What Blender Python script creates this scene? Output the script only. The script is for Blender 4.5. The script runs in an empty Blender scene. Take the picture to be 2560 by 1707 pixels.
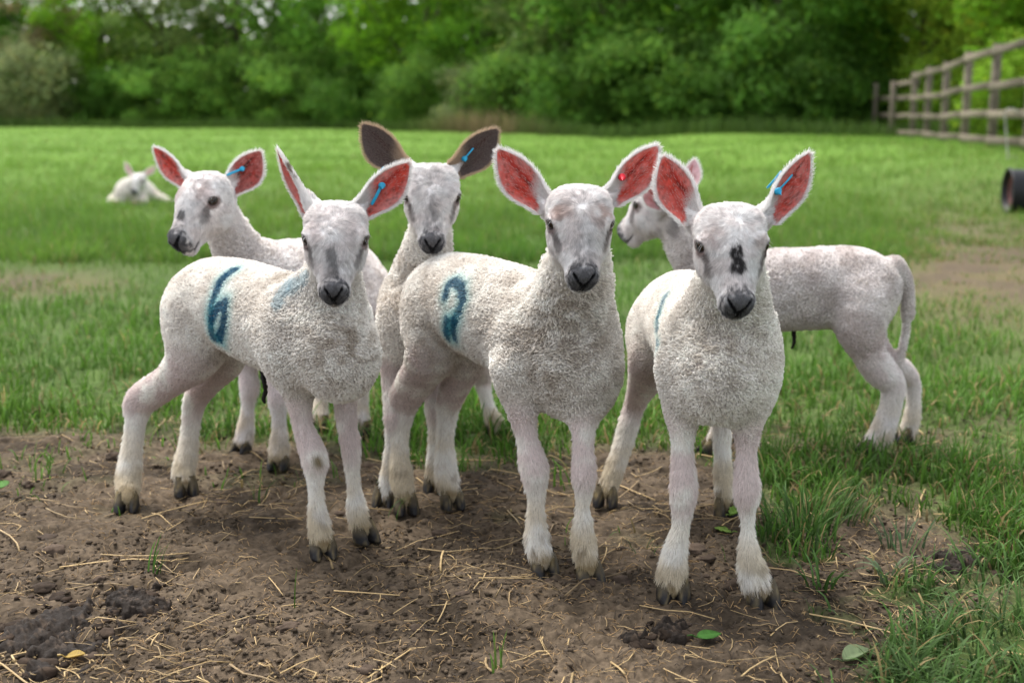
import bpy, math, random
import numpy as np
from mathutils import Vector, Matrix

# ------------------------------------------------------------------ camera, world, sun, exposure
SC = bpy.context.scene
COL = SC.collection
FPX, IW, IH = 3200.0, 2560.0, 1707.0           # focal length and frame of the photograph in pixels
CAM_H = 0.62
PITCH = math.atan((853.5 - 275.0) / FPX)       # horizon line at y = 275
CAM = np.array([0.0, 0.0, CAM_H])
FWD = np.array([0.0, math.cos(PITCH), -math.sin(PITCH)])
UPV = np.array([0.0, math.sin(PITCH), math.cos(PITCH)])
RGT = np.array([1.0, 0.0, 0.0])

cam_d = bpy.data.cameras.new('camera')
cam = bpy.data.objects.new('camera', cam_d)
COL.objects.link(cam)
cam.location = CAM
cam.rotation_euler = (math.pi / 2 - PITCH, 0, 0)
cam_d.sensor_width = 36.0
cam_d.lens = 36.0 * FPX / IW
cam_d.clip_start = 0.05
cam_d.clip_end = 1000.0
cam_d.dof.use_dof = True
cam_d.dof.focus_distance = 1.62
cam_d.dof.aperture_fstop = 4.9
cam_d.dof.aperture_blades = 9
SC.camera = cam

SUN_EL, SUN_AZ = math.radians(62), math.radians(-35)   # azimuth: from +Y (ahead of the camera) towards +X
world = bpy.data.worlds.new('World')
SC.world = world
world.use_nodes = True
wn = world.node_tree
for n in list(wn.nodes):
    wn.nodes.remove(n)
w_out = wn.nodes.new('ShaderNodeOutputWorld')
w_bg = wn.nodes.new('ShaderNodeBackground')
w_sky = wn.nodes.new('ShaderNodeTexSky')
w_sky.sky_type = 'NISHITA'
w_sky.sun_disc = False
w_sky.sun_elevation = SUN_EL
w_sky.sun_rotation = SUN_AZ
w_sky.dust_density = 3.0
w_sky.air_density = 1.0
w_hsv = wn.nodes.new('ShaderNodeHueSaturation')       # overcast: a nearly white sky
w_hsv.inputs['Saturation'].default_value = 0.28
w_bg.inputs['Strength'].default_value = 0.145
wn.links.new(w_sky.outputs[0], w_hsv.inputs['Color'])
wn.links.new(w_hsv.outputs[0], w_bg.inputs['Color'])
wn.links.new(w_bg.outputs[0], w_out.inputs[0])

sun_d = bpy.data.lights.new('sun', 'SUN')
sun_d.energy = 1.5
sun_d.angle = math.radians(20)
sun_d.color = (1.0, 0.96, 0.90)
sun = bpy.data.objects.new('sun', sun_d)
COL.objects.link(sun)
_sd = Vector((math.sin(SUN_AZ) * math.cos(SUN_EL), math.cos(SUN_AZ) * math.cos(SUN_EL), math.sin(SUN_EL)))
sun.rotation_euler = _sd.to_track_quat('Z', 'Y').to_euler()
sun.location = (0, 0, 30)

SC.view_settings.view_transform = 'Standard'
SC.view_settings.look = 'None'
SC.view_settings.gamma = 1.0
SC.view_settings.exposure = 1.52
SC.view_settings.use_curve_mapping = False
SC.render.engine = 'CYCLES'
SC.cycles.max_bounces = 6
SC.cycles.diffuse_bounces = 3
SC.cycles.glossy_bounces = 2
SC.cycles.transmission_bounces = 3
SC.cycles.transparent_max_bounces = 4
SC.cycles.use_denoising = True

# ------------------------------------------------------------------ helpers: projection, noise, meshes
def P(px, py, d):
    """world point seen at pixel (px, py) of the photograph at distance d along +Y"""
    r = FWD + RGT * (px - 1280.0) / FPX + UPV * (853.5 - py) / FPX
    return CAM + r * (d / r[1])

def GP(px, py):
    r = FWD + RGT * (px - 1280.0) / FPX + UPV * (853.5 - py) / FPX
    return CAM + r * (-CAM_H / r[2])

def proj(p):
    q = np.asarray(p, float) - CAM
    z = q @ FWD
    return 1280.0 + FPX * (q @ RGT) / z, 853.5 - FPX * (q @ UPV) / z, z

def unit(v):
    v = np.asarray(v, float)
    return v / (np.linalg.norm(v, axis=-1, keepdims=True) + 1e-12)

def sstep(a, b, x):
    t = np.clip((x - a) / (b - a), 0, 1)
    return t * t * (3 - 2 * t)

def _hash(ix, iy, iz, seed):
    h = (ix.astype(np.int64) * 374761393 + iy.astype(np.int64) * 668265263 + iz.astype(np.int64) * 2147483647 + seed * 1274126177) & 0xffffffff
    h = ((h ^ (h >> 13)) * 1274126177) & 0xffffffff
    h = (h ^ (h >> 16)) & 0xffffff
    return h / float(0xffffff)

def vnoise(p, seed=0):
    """value noise 0..1 at points p (N,3)"""
    p = np.asarray(p, float)
    i = np.floor(p).astype(np.int64)
    f = p - i
    u = f * f * (3 - 2 * f)
    r = 0
    for dx in (0, 1):
        wx = u[:, 0] if dx else 1 - u[:, 0]
        for dy in (0, 1):
            wy = u[:, 1] if dy else 1 - u[:, 1]
            for dz in (0, 1):
                wz = u[:, 2] if dz else 1 - u[:, 2]
                r = r + wx * wy * wz * _hash(i[:, 0] + dx, i[:, 1] + dy, i[:, 2] + dz, seed)
    return r

def fbm(p, octs=4, seed=0, gain=0.5):
    p = np.asarray(p, float)
    a, s, tot = 1.0, 0.0, 0.0
    for o in range(octs):
        s = s + a * vnoise(p * 2.03 ** o + 17.3 * o, seed + o * 7)
        tot += a
        a *= gain
    return s / tot

def xy0(x, y, s):
    return np.stack([x * s, y * s, np.zeros_like(x)], 1)

def mesh_np(name, V, F, col=None, smooth=True, mat=None, parent=None, link=True):
    """mesh from numpy: F is an (M,k) array or a list of such arrays"""
    Fs = F if isinstance(F, list) else [F]
    Fs = [np.asarray(f, np.int64) for f in Fs if len(f)]
    me = bpy.data.meshes.new(name)
    V = np.ascontiguousarray(V, np.float32)
    me.vertices.add(len(V))
    me.vertices.foreach_set('co', V.ravel())
    loops = np.concatenate([f.ravel() for f in Fs])
    sizes = np.concatenate([np.full(len(f), f.shape[1]) for f in Fs])
    starts = np.concatenate([[0], np.cumsum(sizes)[:-1]])
    me.loops.add(len(loops))
    me.loops.foreach_set('vertex_index', loops.astype(np.int32))
    me.polygons.add(len(sizes))
    me.polygons.foreach_set('loop_start', starts.astype(np.int32))
    if smooth:
        me.polygons.foreach_set('use_smooth', np.ones(len(sizes), bool))
    me.update(calc_edges=True)
    if col is not None:
        c = np.ones((len(V), 4), np.float32)
        c[:, :3] = col
        a = me.attributes.new('col', 'FLOAT_COLOR', 'POINT')
        a.data.foreach_set('color', c.ravel())
    if mat is not None:
        me.materials.append(mat)
    if not link:
        return me
    return link_obj(name, me, parent)

def link_obj(name, data, parent=None):
    o = bpy.data.objects.new(name, data)
    COL.objects.link(o)
    if parent is not None:
        o.parent = parent
        if parent.parent is None:            # geometry is built in world space, the thing's Empty stands at its base
            o.matrix_parent_inverse = Matrix.Translation(-Vector(parent.location))
    return o

def tag(o, label=None, cat=None, group=None, kind=None):
    if label: o['label'] = label
    if cat: o['category'] = cat
    if group: o['group'] = group
    if kind: o['kind'] = kind
    return o

def thing(name, label, cat, loc=(0, 0, 0), group=None):
    o = bpy.data.objects.new(name, None)
    COL.objects.link(o)
    o.location = Vector([float(v) for v in loc])
    o.empty_display_size = 0.05
    return tag(o, label, cat, group)

def hair_np(name, pts, rad, col, mat, parent=None):
    """hair curves: pts (N,K,3), rad (N,K) or (K,), col (N,3)"""
    N, K = pts.shape[:2]
    hc = bpy.data.hair_curves.new(name)
    hc.add_curves([K] * N)
    hc.attributes['position'].data.foreach_set('vector', np.ascontiguousarray(pts, np.float32).ravel())
    ra = hc.attributes.get('radius') or hc.attributes.new('radius', 'FLOAT', 'POINT')
    r = np.broadcast_to(rad, (N, K)).astype(np.float32)
    ra.data.foreach_set('value', np.ascontiguousarray(r).ravel())
    c = np.ones((N, 4), np.float32)
    c[:, :3] = col
    ca = hc.attributes.new('col', 'FLOAT_COLOR', 'CURVE')
    ca.data.foreach_set('color', c.ravel())
    hc.materials.append(mat)
    return link_obj(name, hc, parent)

# ------------------------------------------------------------------ materials
def new_mat(name, rough=0.8, spec=0.2):
    m = bpy.data.materials.new(name)
    m.use_nodes = True
    nt = m.node_tree
    b = nt.nodes['Principled BSDF']
    b.inputs['Roughness'].default_value = rough
    b.inputs['Specular IOR Level'].default_value = spec
    return m, nt, b

def attr_mat(name, rough=0.8, spec=0.15, var=0.0, scale=200.0, bump=0.0, translucent=0.0, sss=0.0):
    m, nt, b = new_mat(name, rough, spec)
    a = nt.nodes.new('ShaderNodeAttribute')
    a.attribute_name = 'col'
    src = a.outputs['Color']
    if var or bump:
        tc = nt.nodes.new('ShaderNodeTexCoord')
        nz = nt.nodes.new('ShaderNodeTexNoise')
        nz.inputs['Scale'].default_value = scale
        nz.inputs['Detail'].default_value = 5
        nt.links.new(tc.outputs['Object'], nz.inputs['Vector'])
        if var:
            mr = nt.nodes.new('ShaderNodeMapRange')
            mr.inputs['From Min'].default_value = 0.3
            mr.inputs['From Max'].default_value = 0.7
            mr.inputs['To Min'].default_value = 1 - var
            mr.inputs['To Max'].default_value = 1 + var
            nt.links.new(nz.outputs['Fac'], mr.inputs['Value'])
            mx = nt.nodes.new('ShaderNodeVectorMath')
            mx.operation = 'SCALE'
            nt.links.new(src, mx.inputs[0])
            nt.links.new(mr.outputs[0], mx.inputs['Scale'])
            src = mx.outputs[0]
        if bump:
            bp = nt.nodes.new('ShaderNodeBump')
            bp.inputs['Strength'].default_value = bump
            bp.inputs['Distance'].default_value = 0.003
            nt.links.new(nz.outputs['Fac'], bp.inputs['Height'])
            nt.links.new(bp.outputs[0], b.inputs['Normal'])
    nt.links.new(src, b.inputs['Base Color'])
    if sss:
        b.inputs['Subsurface Weight'].default_value = sss
        b.inputs['Subsurface Radius'].default_value = (0.01, 0.004, 0.003)
    if translucent:
        t = nt.nodes.new('ShaderNodeBsdfTranslucent')
        nt.links.new(src, t.inputs['Color'])
        mix = nt.nodes.new('ShaderNodeMixShader')
        mix.inputs[0].default_value = translucent
        out = nt.nodes['Material Output']
        nt.links.new(b.outputs[0], mix.inputs[1])
        nt.links.new(t.outputs[0], mix.inputs[2])
        nt.links.new(mix.outputs[0], out.inputs['Surface'])
    return m

M_SKIN = attr_mat('lamb_skin', 0.85, 0.1, 0.12, 260.0, 0.4)
M_HAIR = attr_mat('lamb_hair', 0.7, 0.12, translucent=0.25)
M_EAR = attr_mat('ear_skin', 0.6, 0.15, 0.18, 140.0, 0.3, translucent=0.42)
M_HOOF = attr_mat('hoof_horn', 0.5, 0.22, 0.35, 120.0, 0.5)
M_CORD = attr_mat('dried_cord', 0.7, 0.2, 0.3, 300.0, 0.6)
M_GRASS = attr_mat('grass_blade', 0.55, 0.15, translucent=0.4)
M_STRAW = attr_mat('straw', 0.55, 0.3, 0.2, 150.0, 0.3)
M_CLOD = attr_mat('soil_clod', 0.95, 0.1, 0.35, 90.0, 1.0)
M_LEAF = attr_mat('tree_leaf', 0.75, 0.08, translucent=0.45)
M_BARK = attr_mat('bark', 0.9, 0.1, 0.4, 9.0, 0.8)
M_EYE, _nt, _b = new_mat('eye', 0.22, 0.2)
_a = _nt.nodes.new('ShaderNodeAttribute'); _a.attribute_name = 'col'
_nt.links.new(_a.outputs['Color'], _b.inputs['Base Color'])
_b.inputs['Coat Weight'].default_value = 0.45
_b.inputs['Coat Roughness'].default_value = 0.03
def plain_mat(name, c, rough=0.5, spec=0.4):
    m, nt, b = new_mat(name, rough, spec)
    tc = nt.nodes.new('ShaderNodeTexCoord')
    nz = nt.nodes.new('ShaderNodeTexNoise'); nz.inputs['Scale'].default_value = 60
    rp = nt.nodes.new('ShaderNodeValToRGB')
    rp.color_ramp.elements[0].color = (c[0]*.75, c[1]*.75, c[2]*.75, 1)
    rp.color_ramp.elements[1].color = (min(c[0]*1.15,1), min(c[1]*1.15,1), min(c[2]*1.15,1), 1)
    nt.links.new(tc.outputs['Object'], nz.inputs['Vector'])
    nt.links.new(nz.outputs['Fac'], rp.inputs[0])
    nt.links.new(rp.outputs[0], b.inputs['Base Color'])
    return m
M_TAGB = plain_mat('blue_tag_plastic', (0.012, 0.30, 0.50), 0.35)
M_TAGR = plain_mat('red_tag_plastic', (0.75, 0.01, 0.03), 0.35)
# ------------------------------------------------------------------ bodies: one implicit surface per animal
def catmull(pts, n):
    """smooth chain through rows (x,y,z,r)"""
    p = np.asarray(pts, float)
    q = np.vstack([2 * p[0] - p[1], p, 2 * p[-1] - p[-2]])
    out = []
    for i in range(1, len(q) - 2):
        for k in range(n):
            t = k / n
            out.append(0.5 * ((2 * q[i]) + (-q[i-1] + q[i+1]) * t + (2*q[i-1] - 5*q[i] + 4*q[i+1] - q[i+2]) * t*t
                              + (-q[i-1] + 3*q[i] - 3*q[i+1] + q[i+2]) * t**3))
    out.append(p[-1])
    return np.array(out)

class RC:                                       # tapered capsule
    def __init__(s, a, b, ra, rb):
        s.a, s.b, s.ra, s.rb = np.asarray(a, float), np.asarray(b, float), ra, rb
    def box(s):
        m = max(s.ra, s.rb)
        return np.minimum(s.a, s.b) - m, np.maximum(s.a, s.b) + m
    def d(s, X, Y, Z):
        ab = s.b - s.a
        L = ab @ ab + 1e-12
        t = np.clip(((X - s.a[0]) * ab[0] + (Y - s.a[1]) * ab[1] + (Z - s.a[2]) * ab[2]) / L, 0, 1)
        return np.sqrt((X - s.a[0] - t*ab[0])**2 + (Y - s.a[1] - t*ab[1])**2 + (Z - s.a[2] - t*ab[2])**2) - (s.ra + t * (s.rb - s.ra))

class EL:                                       # ellipsoid with axes given by the rows of R
    def __init__(s, c, r, R):
        s.c, s.r, s.R = np.asarray(c, float), np.asarray(r, float), np.asarray(R, float)
    def box(s):
        e = np.sqrt(((s.R * s.r[:, None])**2).sum(0))
        return s.c - e, s.c + e
    def d(s, X, Y, Z):
        x, y, z = X - s.c[0], Y - s.c[1], Z - s.c[2]
        k0, k1 = 0.0, 0.0
        for i in range(3):
            q = s.R[i, 0]*x + s.R[i, 1]*y + s.R[i, 2]*z
            k0 = k0 + (q / s.r[i])**2
            k1 = k1 + (q / s.r[i]**2)**2
        k0, k1 = np.sqrt(k0), np.sqrt(k1)
        return k0 * (k0 - 1) / (k1 + 1e-9)

def smin(a, b, k):
    if k <= 0:
        return np.minimum(a, b)
    h = np.maximum(k - np.abs(a - b), 0) / k
    return np.minimum(a, b) - h * h * k * 0.25

class Group:
    """parts of the body blended with k inside and with kout to the rest"""
    def __init__(s, name, prims, kin=0.004, kout=0.02, chain=None, carve=False, wool=None):
        s.name, s.prims, s.kin, s.kout, s.chain, s.carve, s.wool = name, prims, kin, kout, chain, carve, wool
    def dist(s, X, Y, Z):
        d = None
        for p in s.prims:
            e = p.d(X, Y, Z)
            d = e if d is None else smin(d, e, s.kin)
        return d

def chain_group(name, pts, n=5, **kw):
    c = catmull(pts, n)
    return Group(name, [RC(c[i, :3], c[i+1, :3], c[i, 3], c[i+1, 3]) for i in range(len(c) - 1)], chain=c, **kw)

def axis(lo, hi, flo, fhi, h, hf):
    """grid line: step h, step hf inside [flo,fhi]"""
    out = [lo]
    while out[-1] < hi:
        x = out[-1]
        out.append(x + (hf if flo <= x + h and x <= fhi else h))
    return np.array(out)

def surface_nets(F, xs, ys, zs):
    S = F < 0
    nx, ny, nz = F.shape
    c = S[:-1, :-1, :-1].astype(np.int8)
    for dx, dy, dz in ((1,0,0),(0,1,0),(0,0,1),(1,1,0),(1,0,1),(0,1,1),(1,1,1)):
        c = c + S[dx:nx-1+dx, dy:ny-1+dy, dz:nz-1+dz]
    I, J, K = np.nonzero((c > 0) & (c < 8))
    acc = np.zeros((len(I), 3))
    cnt = np.zeros(len(I))
    corners = [(0,0,0),(1,0,0),(0,1,0),(1,1,0),(0,0,1),(1,0,1),(0,1,1),(1,1,1)]
    edges = [(0,1),(2,3),(4,5),(6,7),(0,2),(1,3),(4,6),(5,7),(0,4),(1,5),(2,6),(3,7)]
    fv = [F[I+a, J+b, K+e] for a, b, e in corners]
    pv = [np.stack([xs[I+a], ys[J+b], zs[K+e]], 1) for a, b, e in corners]
    for a, b in edges:
        m = (fv[a] < 0) != (fv[b] < 0)
        t = fv[a][m] / (fv[a][m] - fv[b][m])
        acc[m] += pv[a][m] * (1 - t)[:, None] + pv[b][m] * t[:, None]
        cnt[m] += 1
    V = acc / cnt[:, None]
    ids = np.full((nx-1, ny-1, nz-1), -1, np.int64)
    ids[I, J, K] = np.arange(len(I))
    quads = []
    def emit(A, B, C, D, flip):
        q = np.stack([A, B, C, D], 1)
        q[flip] = q[flip][:, ::-1]
        quads.append(q)
    a = S[:-1, 1:-1, 1:-1] != S[1:, 1:-1, 1:-1]
    i, j, k = np.nonzero(a); j += 1; k += 1
    emit(ids[i, j-1, k-1], ids[i, j, k-1], ids[i, j, k], ids[i, j-1, k], ~S[i, j, k])
    a = S[1:-1, :-1, 1:-1] != S[1:-1, 1:, 1:-1]
    i, j, k = np.nonzero(a); i += 1; k += 1
    emit(ids[i-1, j, k-1], ids[i-1, j, k], ids[i, j, k], ids[i, j, k-1], ~S[i, j, k])
    a = S[1:-1, 1:-1, :-1] != S[1:-1, 1:-1, 1:]
    i, j, k = np.nonzero(a); i += 1; j += 1
    emit(ids[i-1, j-1, k], ids[i, j-1, k], ids[i, j, k], ids[i-1, j, k], ~S[i, j, k])
    return V, np.concatenate(quads)

def build_surface(groups, h, fine=None, hf=0.002, smooth=2):
    lo = np.min([p.box()[0] for g in groups if not g.carve for p in g.prims], 0) - 0.02
    hi = np.max([p.box()[1] for g in groups if not g.carve for p in g.prims], 0) + 0.02
    if fine is None:
        fine = (lo, lo)
    ax = [axis(lo[i], hi[i], fine[0][i], fine[1][i], h, hf) for i in range(3)]
    F = np.full([len(a) for a in ax], 1.0, np.float32)
    for g in groups:
        pad = max(g.kout, 0.012) + 0.01
        glo = np.min([p.box()[0] for p in g.prims], 0) - pad
        ghi = np.max([p.box()[1] for p in g.prims], 0) + pad
        s = [slice(max(np.searchsorted(ax[i], glo[i]) - 1, 0), min(np.searchsorted(ax[i], ghi[i]) + 1, len(ax[i]))) for i in range(3)]
        G = np.full([q.stop - q.start for q in s], 1.0, np.float32)
        for p in g.prims:
            b0, b1 = p.box()
            b0, b1 = b0 - pad, b1 + pad
            t = [slice(max(np.searchsorted(ax[i][s[i]], b0[i]) - 1, 0), min(np.searchsorted(ax[i][s[i]], b1[i]) + 1, s[i].stop - s[i].start)) for i in range(3)]
            X = ax[0][s[0]][t[0]][:, None, None]; Y = ax[1][s[1]][t[1]][None, :, None]; Z = ax[2][s[2]][t[2]][None, None, :]
            G[tuple(t)] = smin(G[tuple(t)], p.d(X, Y, Z).astype(np.float32), g.kin)
        if g.carve:
            F[tuple(s)] = -smin(-F[tuple(s)], G, g.kout)
        else:
            F[tuple(s)] = smin(F[tuple(s)], G, g.kout)
    V, Q = surface_nets(F, *ax)
    # light relaxing
    for _ in range(smooth):
        acc = np.zeros_like(V); cnt = np.zeros(len(V))
        for a in range(4):
            b = (a + 1) % 4
            np.add.at(acc, Q[:, a], V[Q[:, b]]); np.add.at(cnt, Q[:, a], 1)
            np.add.at(acc, Q[:, b], V[Q[:, a]]); np.add.at(cnt, Q[:, b], 1)
        V = V * 0.5 + 0.5 * acc / np.maximum(cnt, 1)[:, None]
    return V, Q

def vert_normals(V, Q):
    n = np.cross(V[Q[:, 2]] - V[Q[:, 0]], V[Q[:, 3]] - V[Q[:, 1]])
    N = np.zeros_like(V)
    for a in range(4):
        np.add.at(N, Q[:, a], n)
    return unit(N)

def sample_surface(V, Q, N, dens, rng):
    """random points on the quads, dens per vertex in points per square metre"""
    T = np.concatenate([Q[:, [0, 1, 2]], Q[:, [0, 2, 3]]])
    A = 0.5 * np.linalg.norm(np.cross(V[T[:, 1]] - V[T[:, 0]], V[T[:, 2]] - V[T[:, 0]]), axis=1)
    e = A * dens[T].mean(1)
    n = np.floor(e + rng.random(len(e))).astype(int)
    t = np.repeat(np.arange(len(T)), n)
    u = rng.random(len(t)); v = rng.random(len(t))
    f = u + v > 1
    u[f], v[f] = 1 - u[f], 1 - v[f]
    w = np.stack([1 - u - v, u, v], 1)
    tri = T[t]
    return tri, w

def bary(A, tri, w):
    return (A[tri] * (w[:, :, None] if A.ndim > 1 else w)).sum(1)

# ------------------------------------------------------------------ ears, hooves, eyes, tags
def ear_mesh(E, rng):
    """leaf-shaped cup: base, tip, width, the way its opening faces; returns verts, quads, colours and rim data"""
    b, t = np.asarray(E['base'], float), np.asarray(E['tip'], float)
    ax = t - b
    L = np.linalg.norm(ax); ax = ax / L
    nf = np.asarray(E['face'], float); nf = nf - ax * (nf @ ax); nf = unit(nf)
    lat = np.cross(ax, nf)
    w = E['width'] * 0.5 * .93
    cup = E.get('cup', 0.9)
    bend = E.get('bend', 0.0)
    curl = E.get('curl', 0.0)                   # folds one side over
    nu, nv = 25, 17
    th = 0.0032
    u = np.linspace(0, 1, nu)
    prof = np.interp(u, [0, .08, .2, .35, .5, .65, .78, .88, .95, 1], [.58, .60, .74, .93, 1.0, .90, .67, .42, .21, .04])
    k = np.exp(-((u - 0.0) / 0.22)**2)           # towards the base the sides close into a tube
    V = []
    for s in (0, 1):
        for i in range(nu):
            ang = (cup * (0.55 + 0.35 * (1 - u[i])) + 1.05 * k[i])       # half arc
            v = np.linspace(-1, 1, nv)
            a = v * ang
            R = w * prof[i] / max(np.sin(min(ang, 1.45)), .3)
            x = R * np.sin(a); d = R * (1 - np.cos(a))
            if curl:
                d = d + curl * w * np.maximum(v * np.sign(curl), 0)**2 * (1 - k[i]) * np.sign(curl)
            ridge = 0.0012 * np.exp(-((v - 0.25) / 0.12)**2) * np.sin(np.pi * u[i]) - 0.0008 * np.exp(-((v + 0.1) / 0.14)**2) * np.sin(np.pi * u[i])
            tt = th * (1 - 0.6 * np.abs(v)**3) * (1.0 - 0.5 * u[i])
            off = d + (ridge * 0.8 if s == 0 else -tt)
            c = b + ax * L * u[i] + nf * bend * L * (u[i]**2) - lat * (np.sign(lat[2]) * w * .20 * math.sin(math.pi * u[i]))
            V.append(c + lat * x[:, None] + nf * off[:, None])
    V = np.concatenate(V)
    Q = []
    for i in range(nu - 1):
        for j in range(nv - 1):
            p = i * nv + j
            Q.append((p, p + 1, p + nv + 1, p + nv))
            q = nu * nv + p
            Q.append((q, q + nv, q + nv + 1, q + 1))
    for i in range(nu - 1):
        for j in (0, nv - 1):
            p = i * nv + j; q = nu * nv + p
            f = (p, p + nv, q + nv, q)
            Q.append(f if j == 0 else f[::-1])
    for i in (0, nu - 1):
        for j in range(nv - 1):
            p = i * nv + j; q = nu * nv + p
            f = (p, q, q + 1, p + 1)
            Q.append(f if i == 0 else f[::-1])
    Q = np.array(Q)
    U = np.tile(np.repeat(u, nv), 2); W = np.tile(np.tile(np.linspace(-1, 1, nv), nu), 2)
    side = np.repeat([0, 1], nu * nv)
    return V, Q, U, W, side, ax, nf, lat, L

def ear_colour(pos, U, W, side, E):
    inner = np.array(E.get('inner', (0.66, 0.085, 0.058)))
    rim = np.array(E.get('rim', (0.80, 0.76, 0.74)))
    back = np.array(E.get('back', (0.76, 0.70, 0.68)))
    dirt = np.array(E.get('dirt', (0.055, 0.022, 0.018)))
    gl = (pos - np.asarray(E['base'], float)) @ unit(np.asarray(E['tip'], float) - np.asarray(E['base'], float)); stretch = pos - .72 * gl[:, None] * unit(np.asarray(E['tip'], float) - np.asarray(E['base'], float)); n1 = fbm(stretch * 150, 3, 5); n2 = fbm(pos * 420, 2, 9); n3 = fbm(pos * 60, 3, 23)
    up = E['upsign'] * W                        # towards the upper edge of the ear
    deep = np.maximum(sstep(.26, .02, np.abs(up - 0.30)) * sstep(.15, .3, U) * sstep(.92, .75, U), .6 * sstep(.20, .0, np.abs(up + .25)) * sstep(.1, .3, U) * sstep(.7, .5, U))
    lite = np.clip(sstep(.35, .7, n3) * .7 + .5 * sstep(.4, .9, np.abs(W)), 0, 1)[:, None]
    c = inner[None] * (1 - lite) + (inner * .72 + np.array((.26, .22, .21)) * (inner[0] / .7)) * lite
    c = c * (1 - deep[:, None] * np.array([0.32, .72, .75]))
    dm = E.get('dirt_amt', 0.8) * np.clip(sstep(.54, .66, n1) * (0.10 + 1.1 * deep) + sstep(.64, .70, n2) * 0.6, 0, 1)
    c = c * (1 - dm[:, None]) + dirt * dm[:, None]
    e = np.maximum(np.abs(W), sstep(.86, 1.0, U))
    r = sstep(.955, 1.0, e) * 0.8
    cov = sstep(.40, .14, U - .10 * up) * sstep(-.25, .35, up + sstep(.12, .0, U))
    r = np.maximum(r, cov * .9)
    c = c * (1 - r[:, None]) + rim * r[:, None]
    bk = back * (0.9 + 0.2 * n1)[:, None]
    if E.get('back_dirt'):
        m = sstep(.45, .62, n1) * np.exp(-((U - .6) / .16)**2) * sstep(.0, .5, W * E['back_dirt'])
        bk = bk * (1 - m[:, None]) + np.array((0.10, 0.065, 0.03)) * m[:, None]
    return np.where((side == 0)[:, None], c, bk)

def build_ear(E, root, rng, dens):
    V, Q, U, W, side, ax, nf, lat, L = ear_mesh(E, rng)
    E['upsign'] = float(np.sign(lat[2]))
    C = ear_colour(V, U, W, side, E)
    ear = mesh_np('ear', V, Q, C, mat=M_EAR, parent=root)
    for pol in (): pass
    mod = ear.modifiers.new('smooth', 'SUBSURF'); mod.levels = 1; mod.render_levels = 1
    N = vert_normals(V, Q)
    rim_col = np.array(E.get('rim_hair', (0.82, 0.80, 0.78)))
    # short hair on the back, longer at the rim, a thin lining along the inner edge
    edge = np.maximum(np.abs(W), sstep(.84, 1.0, U))
    dn = np.where(side == 1, 2.4e6, 1.6e6 * sstep(.95, .99, edge) + E.get('inner_dens', 0.08e6) + 2.0e6 * sstep(.40, .14, U - .10 * W * E['upsign']) * sstep(-.25, .35, W * E['upsign'] + sstep(.12, .0, U))) * dens
    tri, w = sample_surface(V, Q, N, dn, rng)
    p, n = bary(V, tri, w), unit(bary(N, tri, w))
    uu, ww, sd, ed = bary(U, tri, w), bary(W, tri, w), bary(side.astype(float), tri, w), bary(edge, tri, w)
    m = len(p)
    out = unit(ax * 0.9 + lat * (ww * np.sign(1.0) * 0.6)[:, None] + nf * 0.25)
    ln = np.where(sd > .5, 0.0042, 0.0028) + 0.0014 * sstep(.8, 1.0, ed) * E.get('fringe', 1.0)
    ln = ln * (0.6 + 0.8 * rng.random(m))
    dirv = unit(out + n * 0.35 + rng.normal(0, .22, (m, 3)))
    k = np.linspace(0, 1, 4)
    pts = p[:, None, :] + (dirv[:, None, :] * k[None, :, None] + (ax * 0.25)[None, None, :] * (k**2)[None, :, None]) * ln[:, None, None]
    inner_h = np.array(E.get('inner_hair', (0.62, 0.36, 0.33)))
    cov = sstep(.42, .14, uu - .10 * ww * E['upsign']) * sstep(-.25, .35, ww * E['upsign'] + sstep(.12, .0, uu))
    f = np.clip(np.maximum(np.maximum(sd, sstep(.88, .98, ed)), cov), 0, 1)[:, None]
    base = E.get('back_hair')
    bh = np.array(base if base is not None else rim_col)
    col = inner_h * (1 - f) + (rim_col * sstep(.55, .95, ed)[:, None] + bh * (1 - sstep(.55, .95, ed))[:, None]) * f
    if E.get('back_dirt'):
        mm = (sd * sstep(.45, .6, fbm(p * 130, 3, 5)) * np.exp(-((uu - .6) / .16)**2) * sstep(.0, .5, ww * E['back_dirt']))[:, None]
        col = col * (1 - mm) + np.array((0.12, 0.08, 0.04)) * mm
    col = col * (0.85 + 0.3 * rng.random((m, 1)))
    hr = np.array([0.00022, 0.0002, 0.00015, 0.00005]) * E.get('thick', 1.0)
    hair_np('ear_hair', pts, hr, np.clip(col, 0, .95), M_HAIR, ear)
    return ear, dict(V=V, ax=ax, nf=nf, lat=lat, L=L, b=np.asarray(E['base'], float), w=E['width'])

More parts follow.
